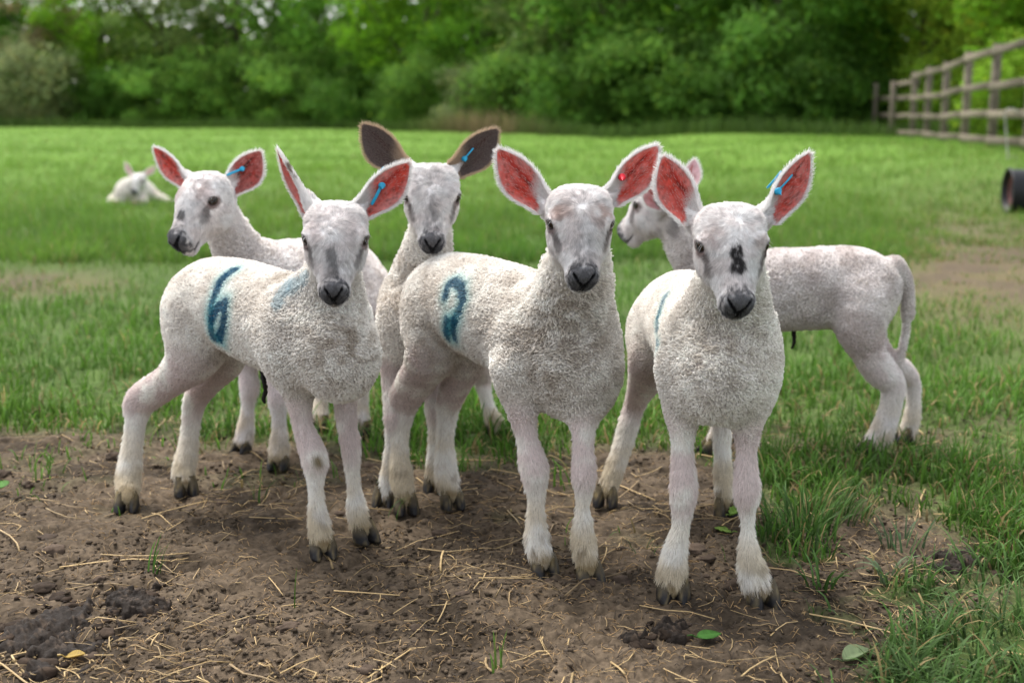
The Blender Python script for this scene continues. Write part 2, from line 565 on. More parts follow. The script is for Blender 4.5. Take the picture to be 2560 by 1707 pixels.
def tag_strap(ear, p0, p1, nf, mat, width=0.006, spike=0.012, name='ear_tag', head=True):
    """flat plastic strap lying on the ear with a cone at its end"""
    p0, p1, nf = np.asarray(p0, float), np.asarray(p1, float), unit(nf)
    a = unit(p1 - p0); L = np.linalg.norm(p1 - p0)
    nf = unit(nf - a * (nf @ a)); s = np.cross(a, nf)
    V, F4, F3 = [], [], []
    n = 8
    for i in range(n + 1):
        t = i / n
        c = p0 + a * L * t + nf * (0.0016 + 0.0012 * math.sin(math.pi * t))
        w = width * (0.5 if t < .9 else 0.42) * (0.75 if i == 0 else 1)
        for sx, sz in ((-1, -.0008), (1, -.0008), (1, .0008), (-1, .0008)):
            V.append(c + s * w * sx + nf * sz)
    for i in range(n):
        for j in range(4):
            F4.append((4*i + j, 4*i + (j+1) % 4, 4*i + 4 + (j+1) % 4, 4*i + 4 + j))
    F4 += [(3, 2, 1, 0), (4*n, 4*n+1, 4*n+2, 4*n+3)]
    o = len(V)
    if head:
        c = p1 + nf * 0.002
        d = unit(nf * 0.75 + np.array([0, -.1, -.55]))
        e1 = unit(np.cross(d, a)); e2 = np.cross(d, e1)
        m = 12
        prof = [(-.002, .0034), (0.0, .0050), (0.0014, .0050), (0.0026, .0040), (spike * .75, .0011), (spike, .0002)]
        for z, r in prof:
            for j in range(m):
                q = 2 * math.pi * j / m
                V.append(c + d * z + e1 * r * math.cos(q) + e2 * r * math.sin(q))
        for i in range(len(prof) - 1):
            for j in range(m):
                F4.append((o + i*m + j, o + i*m + (j+1) % m, o + (i+1)*m + (j+1) % m, o + (i+1)*m + j))
    me = mesh_np(name, np.array(V), np.array(F4), smooth=False, mat=mat, parent=ear)
    bv = me.modifiers.new('bevel', 'BEVEL'); bv.width = 0.0004; bv.segments = 2
    return me

def build_hoof(root, foot, toe, rng, s=1.0, mud=0.4):
    """cloven foot: two pointed horn claws side by side; foot = point on the ground, toe = heading"""
    f = unit(np.array([toe[0], toe[1], 0.0])); l = np.array([-f[1], f[0], 0]); up = np.array([0, 0, 1.0])
    V, F, C = [], [], []
    nseg = 14
    rings = [(0.038, -.004, .0085, .0075, 0), (0.029, -.002, .0120, .0104, .1), (0.021, .001, .0150, .0122, .3), (0.012, .004, .0172, .0130, .5), (0.004, .0065, .0188, .0130, .75), (0.0, .007, .0186, .0124, .8), (-0.0012, .006, .012, .008, .6)]
    for sd in (-1, 1):
        o = len(V)
        ang = sd * 0.07
        ff = f * math.cos(ang) + l * math.sin(ang); ll = -f * math.sin(ang) + l * math.cos(ang)
        for z, fo, ra, rb, tp in rings:
            for j in range(nseg):
                q = 2 * math.pi * j / nseg
                cx, sy = math.cos(q), math.sin(q)
                x = fo + ra * cx * (1 + 0.28 * tp * max(cx, 0)**2)
                y = rb * sy * (1 - 0.45 * tp * max(cx, 0)**2)
                y = y * (0.72 if y * sd < 0 else 1.0)            # flat inner side
                V.append(foot + (ff * x + ll * (y + sd * 0.0106)) * s + up * (z * s))
                n = rng.random()
                base = np.array((0.013, 0.012, 0.013))
                m = mud * sstep(.012, .026, np.array(z)) + (0.55 if n > .8 else 0)
                C.append(base * (1 - m) + np.array((0.16, 0.12, 0.055)) * m)
        for i in range(len(rings) - 1):
            for j in range(nseg):
                F.append((o + i*nseg + j, o + i*nseg + (j+1) % nseg, o + (i+1)*nseg + (j+1) % nseg, o + (i+1)*nseg + j)[::-1])
        V.append(foot + (ff * .004 + ll * sd * .0106) * s - up * .0013 * s); C.append((.02, .018, .018))
        c = len(V) - 1; b = o + (len(rings) - 1) * nseg
        for j in range(0, nseg, 2):
            F.append((b + j, b + j + 1, b + (j + 2) % nseg, c)[::-1])
    return mesh_np('hoof', np.array(V), np.array(F), np.array(C), mat=M_HOOF, parent=root)

def build_eye(root, c, look, r, up, iris=(0.035, 0.022, 0.012)):
    """eyeball with brown iris and a horizontal pupil"""
    c, look = np.asarray(c, float), unit(look)
    up = unit(up - look * (up @ look)); s = np.cross(up, look)
    V, C, F = [], [], []
    nt, npn = 20, 28
    for i in range(nt + 1):
        th = math.pi * i / nt
        for j in range(npn):
            ph = 2 * math.pi * j / npn
            d = look * math.cos(th) + s * math.sin(th) * math.cos(ph) + up * math.sin(th) * math.sin(ph)
            V.append(c + d * r * (1.05 if th < .7 else 1))
            x, y = math.sin(th) * math.cos(ph), math.sin(th) * math.sin(ph)
            if abs(x) < .52 and abs(y) < .2 and math.cos(th) > 0: k = (0.003, 0.003, 0.005)
            elif th < 0.85: k = iris
            elif th < 1.0: k = (0.01, 0.007, 0.006)
            else: k = (0.10, 0.07, 0.06)
            C.append(k)
    for i in range(nt):
        for j in range(npn):
            F.append((i*npn + j, (i+1)*npn + j, (i+1)*npn + (j+1) % npn, i*npn + (j+1) % npn))
    return mesh_np('eye', np.array(V), np.array(F), np.array(C), mat=M_EYE, parent=root)
import os
# ------------------------------------------------------------------ the lambs
def head_frame(yaw, pitch, roll):
    """hy: poll to nose, hz: out of the forehead; yaw 0 faces the camera, positive turns the nose to the right of the picture"""
    y, p = math.radians(yaw), math.radians(pitch)
    hy = np.array([math.sin(y) * math.cos(p), -math.cos(y) * math.cos(p), -math.sin(p)])
    hz = np.array([math.sin(y) * math.sin(p), -math.cos(y) * math.sin(p), math.cos(p)])
    hx = np.cross(hy, hz)
    r = math.radians(roll)
    # roll tilts the head in the picture plane: turn about the line towards the camera
    k = np.array([0, -math.cos(0.18), math.sin(0.18)])
    def rot(v):
        return v * math.cos(r) + np.cross(k, v) * math.sin(r) + k * (k @ v) * (1 - math.cos(r))
    return np.array([rot(hx), rot(hy), rot(hz)])

def head_groups(R, o, s, muz=1.0, ears=()):
    def W(x, y, z):
        dz = -.0065 * float(sstep(.085, .120, np.array(y))) * float(sstep(-.046, -.060, np.array(z)))
        return o + s * (np.array([x, y if y < .06 else .06 + (y - .06) * .885, z + dz]) @ R)
    def sp(x, y, z, r): return EL(W(x, y, z), np.full(3, r * s), R)
    solid = [EL(W(0, .034, -.037), s * np.array([.0385, .043, .039]), R),
             RC(W(0, .028, -.039), W(0, .064, -.038), .0345 * s, .030 * s),
             RC(W(0, .056, -.036), W(0, .128, -.045), .0280 * s, .0140 * s * muz),
             RC(W(0, .042, -.072), W(0, .110, -.064), .0240 * s, .0130 * s)]
    for m in (-1, 1):
        solid += [sp(m * .0285, .051, -.027, .0165),
                  RC(W(m * .0150, .054, -.046), W(m * .0062 * muz, .122, -.053), .0205 * s, .0110 * s),
                  sp(m * .0060 * muz, .132, -.0550, .0105),
                  sp(m * .0078 * muz, .1385, -.0435, .0072),
                  EL(W(m * .019, .048, -.060), s * np.array([.020, .030, .029]), R)]
    for m in (-1, 1):
        solid.append(sp(m * .0205, .021, -.023, .0190))
    solid.append(sp(0, .126, -.0685, .0108))
    gs = [Group('head', solid, kin=.014 * s, kout=.018)]
    lid, carve, eyes = [], [], []
    for m in (-1, 1):
        ec = np.array([m * .0345, .0520, -.0270])
        look = unit(np.array([m * .84, .50, .05]))
        u = unit(np.array([0, -.25, 1.0]) - look * (look @ np.array([0, -.25, 1.0])))
        t = np.cross(look, u)
        carve.append(sp(*(ec + look * .006), .0098))
        for half in (1, -1):
            pr = None
            for q in np.linspace(0.0, math.pi, 7):
                a = ec + look * (.0075 - .003 * abs(math.cos(q))) + t * .0102 * math.cos(q) + u * half * math.sin(q) * (.0068 if half > 0 else .0062)
                a = W(*a)
                if pr is not None:
                    lid.append(RC(pr, a, .0024 * s, .0024 * s))
                pr = a
        eyes.append((W(*(ec + look * .0005)), (look @ R), .0100 * s, R[2]))
    gs.append(Group('sock', carve, kin=0, kout=.004, carve=True))
    gs.append(Group('lids', lid, kin=.001, kout=.003))
    nos = []
    for m in (-1, 1):
        for yy in (.1425, .1475):
            nos.append(RC(W(m * .0030 * muz, yy, -.0505), W(m * .0118 * muz, yy - .003, -.0400), .0016 * s, .0021 * s))
    gs.append(Group('nostril', nos, kin=0, kout=.003, carve=True))
    mo = [RC(W(0, .1475, -.051), W(0, .1440, -.0625), .0014 * s, .0016 * s)]
    for m in (-1, 1):
        ps = [(0, .1430, -.0640), (m * .008, .1400, -.0645), (m * .0165 * muz, .128, -.0625), (m * .0215 * muz, .106, -.0600)]
        mo += [RC(W(*ps[i]), W(*ps[i+1]), .0016 * s, .0016 * s) for i in range(3)]
    gs.append(Group('mouth', mo, kin=0, kout=.002, carve=True))
    return gs, eyes, W

def face_colour(h, pos, c, A):
    """h: head coordinates (x right, y to the nose, z out of the forehead); c: white coat colour so far"""
    h = h.copy()
    h[:, 1] = np.where(h[:, 1] < .06, h[:, 1], .06 + (h[:, 1] - .06) / .885)
    h[:, 2] = h[:, 2] + .0065 * sstep(.085, .120, h[:, 1]) * sstep(-.046, -.0645, h[:, 2])
    x, y, z = np.abs(h[:, 0]), h[:, 1], h[:, 2]
    n = fbm(pos * 220, 3, A['seed']); n2 = fbm(pos * 70, 3, A['seed'] + 3)
    n4 = fbm(pos * 34, 3, A['seed'] + 8)
    def blend(c, m, k):
        m = np.clip(m, 0, 1)[:, None]
        return c * (1 - m) + np.asarray(k) * m
    c = blend(c, .24 * sstep(.35, .62, fbm(pos * 52, 3, A['seed'] + 12)), (.76, .61, .57))
    c = blend(c, A.get('ashy', .12) * sstep(.42, .68, n4), (.50, .455, .43))
    # skin-pink and brownish shading of the brow and cheeks
    d = np.sqrt((x - .026)**2 + (y - .054)**2 + ((z + .012) * .8)**2)
    c = blend(c, A.get('brow', .35) * sstep(.026, .008, d) * sstep(.3, .6, n2), A.get('brow_col', (.42, .30, .27)))
    c = blend(c, A.get('crown_grey', 0.0) * sstep(.030, .0, x) * sstep(.085, .045, y) * sstep(-.03, -.01, z) * sstep(.35, .6, n2), (.40, .38, .37))
    # grey bridge of the nose, salt and pepper
    g = A.get('bridge', .5)
    wx = sstep(.019, .005, x)
    c = blend(c, g * .75 * wx * sstep(A.get('bridge0', .070), .110, y) * sstep(.30, .62, n) * sstep(-.052, -.035, z), (.20, .185, .185))
    for (px, py, rx, ry, am) in A.get('patch', ()):          # dark patches on the bridge
        m = am * sstep(1.15, .75, np.sqrt(((h[:, 0] - px) / rx)**2 + ((y - py) / ry)**2) + (n - .5) * .55) * (1 - .45 * sstep(.64, .68, fbm(pos * 330, 2, 77))) * sstep(-.065, -.045, z)
        c = blend(c, m, (.055, .050, .050))
    # dark nose and lips, pale chin
    t = sstep(.115, .132, y + (n - .5) * .022 - .55 * np.maximum(x - .010, 0))
    c = blend(c, .78 * t * sstep(-.0705, -.0645, z) * (.55 + .9 * sstep(.3, .65, n)), (.085, .085, .092))
    t = sstep(.131, .142, y + (n - .5) * .014 - .35 * np.maximum(x - .010, 0)) * sstep(-.0665, -.0615, z)
    c = blend(c, .85 * t, np.array((.072, .072, .079)) + np.array((.080, .078, .080)) * (sstep(-.050, -.038, z) * sstep(.35, .6, n))[:, None])
    q2 = np.stack([x / A['head'].get('muz', 1.0), z], 1); a = np.array([.0, -.0525]); b = np.array([.0125, -.0392]); ab = b - a
    tt = np.clip(((q2 - a) @ ab) / (ab @ ab), 0, 1)
    nz = np.linalg.norm(q2 - a - tt[:, None] * ab, axis=1)
    c = blend(c, sstep(.0046, .0026, nz + .0014 * (tt - .3)) * sstep(.129, .134, y), (.007, .007, .009))
    c = blend(c, sstep(.0026, .001, x) * sstep(.136, .141, y) * sstep(-.049, -.053, z) * sstep(-.068, -.063, z), (.010, .010, .012))
    zm = -.0645 + np.clip(.128 - y, 0, .03) * .15
    c = blend(c, .85 * sstep(.0022, .0008, np.abs(z - zm)) * sstep(.100, .112, y), (.015, .013, .015))
    # tear gland streak below the eye and the dark lids
    a = np.array([.0310, .0630, -.0285]); b = np.array([.0262, .0830, -.0400])
    hp = np.stack([x, y, z], 1)
    ab = b - a
    tt = np.clip(((hp - a) @ ab) / (ab @ ab), 0, 1)
    ds = np.linalg.norm(hp - a - tt[:, None] * ab, axis=1)
    c = blend(c, A.get('tear', .75) * sstep(.0118, .0060, ds + (n - .5) * .006) * (1 - .45 * tt), (.070, .046, .042))
    c = blend(c, A.get('tear', .75) * sstep(.0045, .0015, np.linalg.norm(hp - np.array([.0280, .0735, -.0335]), axis=1)), (.03, .025, .028))
    de = np.linalg.norm(hp - np.array([.0365, .0545, -.0265]), axis=1)
    up = sstep(-.018, -.030, z) * .75 + .2
    c = blend(c, 1.0 * up * sstep(.0185, .0115, de + (n - .5) * .005), A.get('lid', (.17, .115, .105)))
    c = blend(c, sstep(.0112, .0092, de), (.03, .024, .024))
    return c

def build_lamb(A):
    rng = np.random.default_rng(A['seed'])
    q = A.get('q', 1.0)                                    # hair density; lambs out of focus need less
    root = thing(A.get('name', 'lamb'), A['label'], 'lamb', A['base'], 'lambs in the field')
    H = A['head']
    R = head_frame(H['yaw'], H['pitch'], H.get('roll', 0))
    s = H.get('s', 1.0)
    eye_mid = P(*H['eyes'])
    o = eye_mid - s * (np.array([0, .0525, -.0265]) @ R)
    hg, eyes, HW = head_groups(R, o, s, H.get('muz', 1.0))
    groups = []
    for nm, pts, kw in A['chains']:
        groups.append(chain_group(nm, pts, **kw))
    for nm, prims, kw in A.get('lumps', ()):
        groups.append(Group(nm, prims, **kw))
    # fleshy ear roots grow out of the head
    er = []
    for E in A['ears']:
        b, t = np.asarray(E['base'], float), np.asarray(E['tip'], float)
        ax = unit(t - b)
        c = o + s * (np.array([0, .030, -.035]) @ R)
        bk = -unit(E['face']) * E.get('bk', .008) * s
        dn = -R[2] * .011 * s
        er.append(RC(b + (c - b) * .45, b + bk, .018 * s, .0125 * s))
        er.append(RC(b + (c - b) * .45 + dn, b + bk + dn * .8, .017 * s, .0105 * s))
        er.append(RC(b + bk, b + bk * .9 + ax * .030, .0130 * s, .0060 * s))
    groups = [g for g in groups if not g.carve] + [hg[0], Group('earroot', er, kin=.006, kout=.012)] + hg[1:]
    hc = np.array([HW(x, y, z) for x in (-.045, .045) for y in (.035, .155) for z in (-.085, .004)])
    V, Q = build_surface(groups, A.get('h', .0042), (hc.min(0), hc.max(0)), A.get('hf', .0021))
    N = vert_normals(V, Q)
    # which part each vertex belongs to, with distances
    D = {}
    for g in groups:
        if g.carve or g.name in ('lids',):
            continue
        D[g.name] = g.dist(V[:, 0], V[:, 1], V[:, 2])
    names = list(D)
    DD = np.stack([D[n] for n in names], 1)
    Wt = np.exp(-np.maximum(DD - DD.min(1, keepdims=True), 0) / 0.010)
    Wt /= Wt.sum(1, keepdims=True)
    flen = np.ones(len(V)); wool = np.zeros(len(V)); flow = np.zeros_like(V); leg = np.zeros(len(V)); low = np.zeros(len(V)); headw = np.zeros(len(V)); knee = np.zeros(len(V))
    for i, nm in enumerate(names):
        g = [x for x in groups if x.name == nm][0]
        if g.chain is not None:
            c = g.chain
            best = np.full(len(V), 9.0); tt = np.zeros(len(V)); dr = np.zeros_like(V)
            for k in range(len(c) - 1):
                a, b = c[k, :3], c[k+1, :3]; ab = b - a
                t = np.clip(((V - a) @ ab) / (ab @ ab + 1e-12), 0, 1)
                dd = np.linalg.norm(V - a - t[:, None] * ab, axis=1) - (c[k, 3] + t * (c[k+1, 3] - c[k, 3]))
                m = dd < best
                best[m] = dd[m]; tt[m] = (k + t[m]) / (len(c) - 1); dr[m] = unit(ab)
            wl = g.wool
            if nm.startswith('leg'):
                ww = sstep(wl[1], wl[0], tt) if wl else np.zeros(len(V))
                leg += Wt[:, i]; low += Wt[:, i] * tt
            else:
                ww = np.ones(len(V)) if wl is None else sstep(wl[1], wl[0], tt)
            wool += Wt[:, i] * ww
            if nm == 'torso':
                flen += Wt[:, i] * (-.25 + .75 * sstep(.40, .85, tt))
            elif nm == 'neck':
                flen += Wt[:, i] * .35
            elif nm.startswith('leg'):
                flen -= Wt[:, i] * .30 * (1 if 'hind' in nm else .3)
            elif nm == 'tail':
                flen -= Wt[:, i] * .5
            flow += Wt[:, i:i+1] * dr
        elif nm in ('head', 'earroot'):
            headw += Wt[:, i]
            h = (V - o) @ R.T / s
            wh = np.array([0, .046, .014])
            f = h - wh
            f = f + np.stack([fbm(V * 45, 2, 51) - .5, fbm(V * 45, 2, 52) - .5, fbm(V * 45, 2, 53) - .5], 1) * .09
            f[:, 2] *= .6
            f = f @ R
            flow += Wt[:, i:i+1] * unit(f)
        else:
            wool += Wt[:, i]
            flow += Wt[:, i:i+1] * np.array([0, 0, -1.0])
    flow = flow - N * (flow * N).sum(1, keepdims=True)
    flow = unit(flow)
    wool *= sstep(.5, .05, headw)
    if A.get('short_neck'):
        pass

    # 3-D points of the raddle marks: the flank vertex seen at each pixel
    vx, vy, vz = proj(V)
    facing = (N * unit(CAM - V)).sum(1) > .1
    marks = []
    for strokes, width, col, amt in A.get('marks', ()):
        for st in strokes:
            pp = []
            for (mx, my) in st:
                dd = (vx - mx)**2 + (vy - my)**2
                cand = np.nonzero((dd < 14**2) & facing)[0]
                if len(cand) == 0:
                    continue
                zc = vz[cand]
                cand = cand[zc < zc.min() + .03]
                pp.append(V[cand[np.argmin(dd[cand])]])
            if len(pp) > 1:
                marks.append((np.array(pp), width, col, amt))
    stains = A.get('stains', ())

    def colour(p, wl, lg, lw, hw, nrm):
        n1 = fbm(p * 28, 4, A['seed']); n2 = fbm(p * 260, 3, A['seed'] + 1); n3 = fbm(p * 75, 3, A['seed'] + 2)
        white = np.array(A.get('white', (.90, .868, .812)))
        c = np.repeat(white[None, :], len(p), 0)
        def blend(c, m, k):
            m = np.clip(m, 0, 1)[:, None]
            return c * (1 - m) + np.asarray(k) * m
        c = blend(c, wl * A.get('grub', .5) * sstep(.35, .72, n1), A.get('grub_col', (.50, .43, .36)))
        c = blend(c, wl * .30 * sstep(.50, .75, n3), (.55, .48, .41))
        for (cen, rad, am) in A.get('dirt', ()):
            dd = np.linalg.norm(p - cen, axis=1) / rad
            c = blend(c, wl * am * sstep(1.1, .1, dd) * sstep(.38, .62, n3), (.34, .26, .17))
        c = blend(c, wl * A.get('speck', .40) * sstep(.655, .72, n2), (.17, .12, .08))
        c = blend(c, lg * A.get('pink', .5) * sstep(.05, .2, lw) * sstep(.62, .40, lw) * sstep(.30, .55, n1), (.64, .49, .49))
        c = blend(c, lg * .70 * sstep(.50, .90, lw) * sstep(.30, .6, n1), (.62, .52, .34))
        c = blend(c, lg * .75 * sstep(.72, .95, lw) * sstep(.56, .66, n3), (.24, .175, .10))
        c = blend(c, lg * .7 * sstep(.90, .98, lw), (.36, .27, .13))
        for (cen, rad, kcol, am) in stains:
            dd = np.linalg.norm(p - cen, axis=1) / rad
            c = blend(c, am * sstep(1.15, .45, dd + (n3 - .5) * .7), kcol)
        if A.get('mottle'):
            c = blend(c, A['mottle'] * wl * sstep(.45, .68, fbm(p * 40, 3, 71)), (.42, .36, .34))
        for line, wd, kcol, am in marks:
            best = np.full(len(p), 9.0)
            for k in range(len(line) - 1):
                a, b = line[k], line[k+1]; ab = b - a
                t = np.clip(((p - a) @ ab) / (ab @ ab + 1e-12), 0, 1)
                best = np.minimum(best, np.linalg.norm(p - a - t[:, None] * ab, axis=1))
            core = sstep(wd * 1.35, wd * .75, best + (n2 - .5) * wd * 1.2)
            halo = .55 * np.exp(-(best / (wd * 2.0))**2)
            c = blend(c, am * halo, np.minimum(np.array(kcol) * 6 + .12, .6))
            c = blend(c, am * core * (.75 + .5 * (n2 - .3)), kcol)
        m = np.nonzero(hw > .02)[0]
        if len(m):
            hcol = np.array(A.get('face_white', (.90, .88, .865)))
            h = (p[m] - o) @ R.T / s
            f = face_colour(h, p[m], np.repeat(hcol[None], len(m), 0), A)
            c[m] = c[m] * (1 - hw[m, None]) + f * hw[m, None]
        return np.clip(c, .004, .93)

    skin = colour(V, wool, leg, low, headw, N)
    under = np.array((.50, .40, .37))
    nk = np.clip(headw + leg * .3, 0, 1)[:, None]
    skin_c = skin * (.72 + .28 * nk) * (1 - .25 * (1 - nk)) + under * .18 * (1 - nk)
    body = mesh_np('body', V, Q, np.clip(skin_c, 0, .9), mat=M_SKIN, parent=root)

    # ---- fleece: tight little curls on body and neck
    if os.environ.get('NOHAIR'):
        for c, look, r, up in eyes: build_eye(root, c, look, r, up)
        return
    flen = flen * (.55 + .9 * fbm(V * 55, 2, 63))
    ftone = A.get('fleece_dens', 1.0)
    tri, w = sample_surface(V, Q, N, wool * 230000 * ftone * q, rng)
    p, n, f = bary(V, tri, w), unit(bary(N, tri, w)), unit(bary(flow, tri, w))
    M = 3
    p = np.repeat(p, M, 0); n = np.repeat(n, M, 0); f = np.repeat(f, M, 0)
    cid = np.repeat(np.arange(len(p) // M), M)
    fl = bary(flen, tri, w)
    g = np.cross(n, f)
    rn = lambda k: rng.random(k)
    a = rn(len(p)) * 2 * math.pi
    sc = (1 / math.sqrt(q))
    rr = .0012 * np.sqrt(rn(len(p))) * sc
    ca = (rn(len(p) // M) * 2 * math.pi)[cid]
    lean = (.3 + .9 * rn(len(p) // M))[cid]
    L = A.get('fleece_len', .0032) * (fl * (.6 + .7 * rn(len(p) // M)))[cid] * (.8 + .4 * rn(len(p)))
    tw = (rn(len(p) // M) * 3.2 - 1.6)[cid]
    ks = np.array([0, .35, .7, .9, 1.0]); hz = np.array([-.12, .45, .85, .92, .70]); rad = np.array([1.0, 1.15, .75, .35, .25]); ln = np.array([0, .05, .28, .6, .75])
    ld = f * np.cos(ca * .5 + .3)[:, None] + g * np.sin(ca)[:, None]
    ld = unit(ld + f * .4)
    pts = np.empty((len(p), 5, 3))
    for k in range(5):
        aa = a + tw * ks[k] * 2.2
        pts[:, k] = p + n * (L * hz[k])[:, None] + (f * np.cos(aa)[:, None] + g * np.sin(aa)[:, None]) * (rr * rad[k])[:, None] + ld * (L * ln[k] * lean)[:, None]
    wl = bary(wool, tri, w)[cid]; lg = bary(leg, tri, w)[cid]; lw = bary(low, tri, w)[cid]; hw = bary(headw, tri, w)[cid]
    col = colour(p, wl, lg, lw, hw, n) * (.90 + .20 * rn(len(p) // M))[cid][:, None]
    hair_np('fleece', pts, np.array([.00036, .00036, .00033, .00027, .00014]) * sc, np.clip(col, 0, .93), M_HAIR, body)

    # ---- smooth short coat on face and legs
    bald = np.zeros(len(V))
    h = (V - o) @ R.T / s
    de = np.minimum(np.linalg.norm(h - np.array([.0365, .0545, -.0265]), axis=1), np.linalg.norm(h - np.array([-.0365, .0545, -.0265]), axis=1))
    bald = sstep(.0118, .0100, de) * headw
    nose = sstep(.116, .128, h[:, 1]) * headw
    vx_ = np.stack([np.abs(h[:, 0]) / H.get('muz', 1.0), h[:, 2]], 1); va = np.array([0, -.0545]); vb = np.array([.0125, -.0400]) - va
    vt = np.clip(((vx_ - va) @ vb) / (vb @ vb), 0, 1)
    bare = sstep(.0055, .0030, np.linalg.norm(vx_ - va - vt[:, None] * vb, axis=1)) * sstep(.118, .124, h[:, 1]) * headw
    dn = (headw * 2.3e6 + (1 - headw) * np.clip(1 - wool, 0, 1) * .75e6) * q * (1 - bald) * (1 - bare)
    tri, w = sample_surface(V, Q, N, dn, rng)
    p, n, f = bary(V, tri, w), unit(bary(N, tri, w)), unit(bary(flow, tri, w))
    wl, lg, lw, hw = bary(wool, tri, w), bary(leg, tri, w), bary(low, tri, w), bary(headw, tri, w)
    ns = bary(nose, tri, w); dev = bary(de, tri, w)
    m = len(p)
    L = (hw * .0046 + (1 - hw) * (.0060 + .0022 * sstep(.6, .9, lw) - .0045 * sstep(.93, 1, lw))) * (.55 + .8 * rn(m)) * (1 - .50 * sstep(0, .8, ns))
    L = L * (1 - .55 * hw * sstep(.026, .014, dev))
    clump = np.stack([fbm(p * 170, 2, 31) - .5, fbm(p * 170, 2, 37) - .5, fbm(p * 170, 2, 41) - .5], 1)
    d = unit(f * .9 + n * (.40 + .25 * rn(m))[:, None] + clump * 1.1 + rng.normal(0, .10, (m, 3)))
    k = np.linspace(0, 1, 4)
    pts = p[:, None] - n[:, None] * .0006 + d[:, None] * (L[:, None] * k)[:, :, None] + f[:, None] * (L[:, None] * .30 * k**2)[:, :, None] + np.array([0, 0, -1.0]) * (L[:, None] * .12 * k**2)[:, :, None]
    col = colour(p, wl, lg, lw, hw, n) * (.84 + .30 * rn(m) - hw * (.16 * (rn(m) < .35) + .13 * sstep(.52, .66, fbm(p * 150, 2, 19))))[:, None]
    pep = (ns > .05) & (rn(m) < .34) & (hw > .5)
    col[pep] = col[pep] * .35 + np.array((.42, .41, .41)) * (.3 + .7 * rn(pep.sum()))[:, None] * (1 - .55 * ns[pep])[:, None]
    hair_np('coat', pts, np.where(hw[:, None] > .5, np.array([[.00021, .00019, .00013, .00004]]), np.array([[.00025, .00023, .00017, .00005]])) * (1 / math.sqrt(q)), np.clip(col, 0, .93), M_HAIR, body)

    for c, look, r, up in eyes:
        e = build_eye(root, c, look, r, up)
        if q > .5:                                          # pale lashes above the eye
            K = 3
            side = np.cross(look, unit(up - look * (up @ look)))
            u2 = unit(up - look * (up @ look))
            t = rng.random(K) * 1.2 - .6
            b = c + look * r * .75 + side[None] * (t * r * .9)[:, None] + u2 * (r * .75)
            dv = unit(look * .9 + u2 * .25 + np.array([0, 0, -.35]) + side[None] * (t * .5)[:, None] + rng.normal(0, .15, (K, 3)))
            kk = np.linspace(0, 1, 4)
            ll = .006 + .004 * rng.random(K)
            pts = b[:, None] + dv[:, None] * (ll[:, None] * kk)[:, :, None] + np.array([0, 0, -1.0]) * (ll[:, None] * .35 * kk**2)[:, :, None]
            hair_np('eyelashes', pts, np.array([.00018, .00016, .00012, .00004]), np.full((K, 3), .5), M_HAIR, e)
    for E in A['ears']:
        ear, ei = build_ear(E, root, rng, q)
        for T in E.get('tags', ()):
            p0, p1 = P(*T['a']), P(*T['b'])
            # rest the strap on the ear surface
            nf = ei['nf'] * T.get('side', 1)
            def onto(pt):
                i = np.argmin(np.linalg.norm(np.stack([a - b for a, b in zip(proj(ei['V'])[:2], proj(pt)[:2])], 1), axis=1))
                return ei['V'][i] + nf * T.get('off', .0035)
            q0, q1 = onto(p0), onto(p1)
            if T.get('free'):
                q0, q1 = P(*T['a']), P(*T['b'])
            tag_strap(ear, q0, q1, nf, M_TAGR if T.get('red') else M_TAGB, T.get('w', .0042), T.get('spike', .009), head=T.get('head', True))
    for (fx, toe, hs) in A['feet']:
        build_hoof(root, np.asarray(fx, float), toe, rng, hs * .84, A.get('hoof_mud', .4))
    if A.get('cord'):
        cp = catmull([list(P(*a)) + [r] for *a, r in A['cord']], 6)
        V2, F2 = tube(cp[:, :3], cp[:, 3], 8, rng, .25)
        mesh_np('navel_cord', V2, F2, np.repeat(np.array([[.012, .009, .008]]), len(V2), 0), mat=M_CORD, parent=root)
    return root

def tube(C, R, n, rng=None, rough=0.0):
    C = np.asarray(C, float); R = np.asarray(R, float)
    T = unit(np.gradient(C, axis=0))
    ref = np.array([0.13, 0.31, 0.94]) if abs(T[:, 2]).mean() < .8 else np.array([.95, .2, .1])
    V, F = [], []
    for i in range(len(C)):
        s = unit(np.cross(T[i], ref)); u = np.cross(s, T[i])
        for j in range(n):
            q = 2 * math.pi * j / n
            r = R[i] * (1 + (rough * (rng.random() - .5) * 2 if rough else 0))
            V.append(C[i] + (s * math.cos(q) + u * math.sin(q)) * r)
    for i in range(len(C) - 1):
        for j in range(n):
            F.append((i*n + j, i*n + (j+1) % n, (i+1)*n + (j+1) % n, (i+1)*n + j))
    V += [C[0], C[-1]]
    a, b = len(V) - 2, len(V) - 1
    for j in range(n):
        F.append((a, (j+1) % n, j, j)); 
        F.append((b, (len(C)-1)*n + j, (len(C)-1)*n + (j+1) % n, (len(C)-1)*n + (j+1) % n))
    F4 = np.array([f for f in F if f[2] != f[3]]); F3 = np.array([f[:3] for f in F if f[2] == f[3]])
    return np.array(V), [F4, F3]
# ------------------------------------------------------------------ ground
LINE_X = [-600, 0, 250, 400, 560, 700, 850, 1000, 1250, 1500, 1700, 1850, 1950, 2100, 2300, 2560, 3200]
LINE_Y = [1060, 1045, 1035, 1030, 1075, 1060, 1085, 1100, 1150, 1130, 1140, 1120, 1250, 1300, 1345, 1430, 1560]

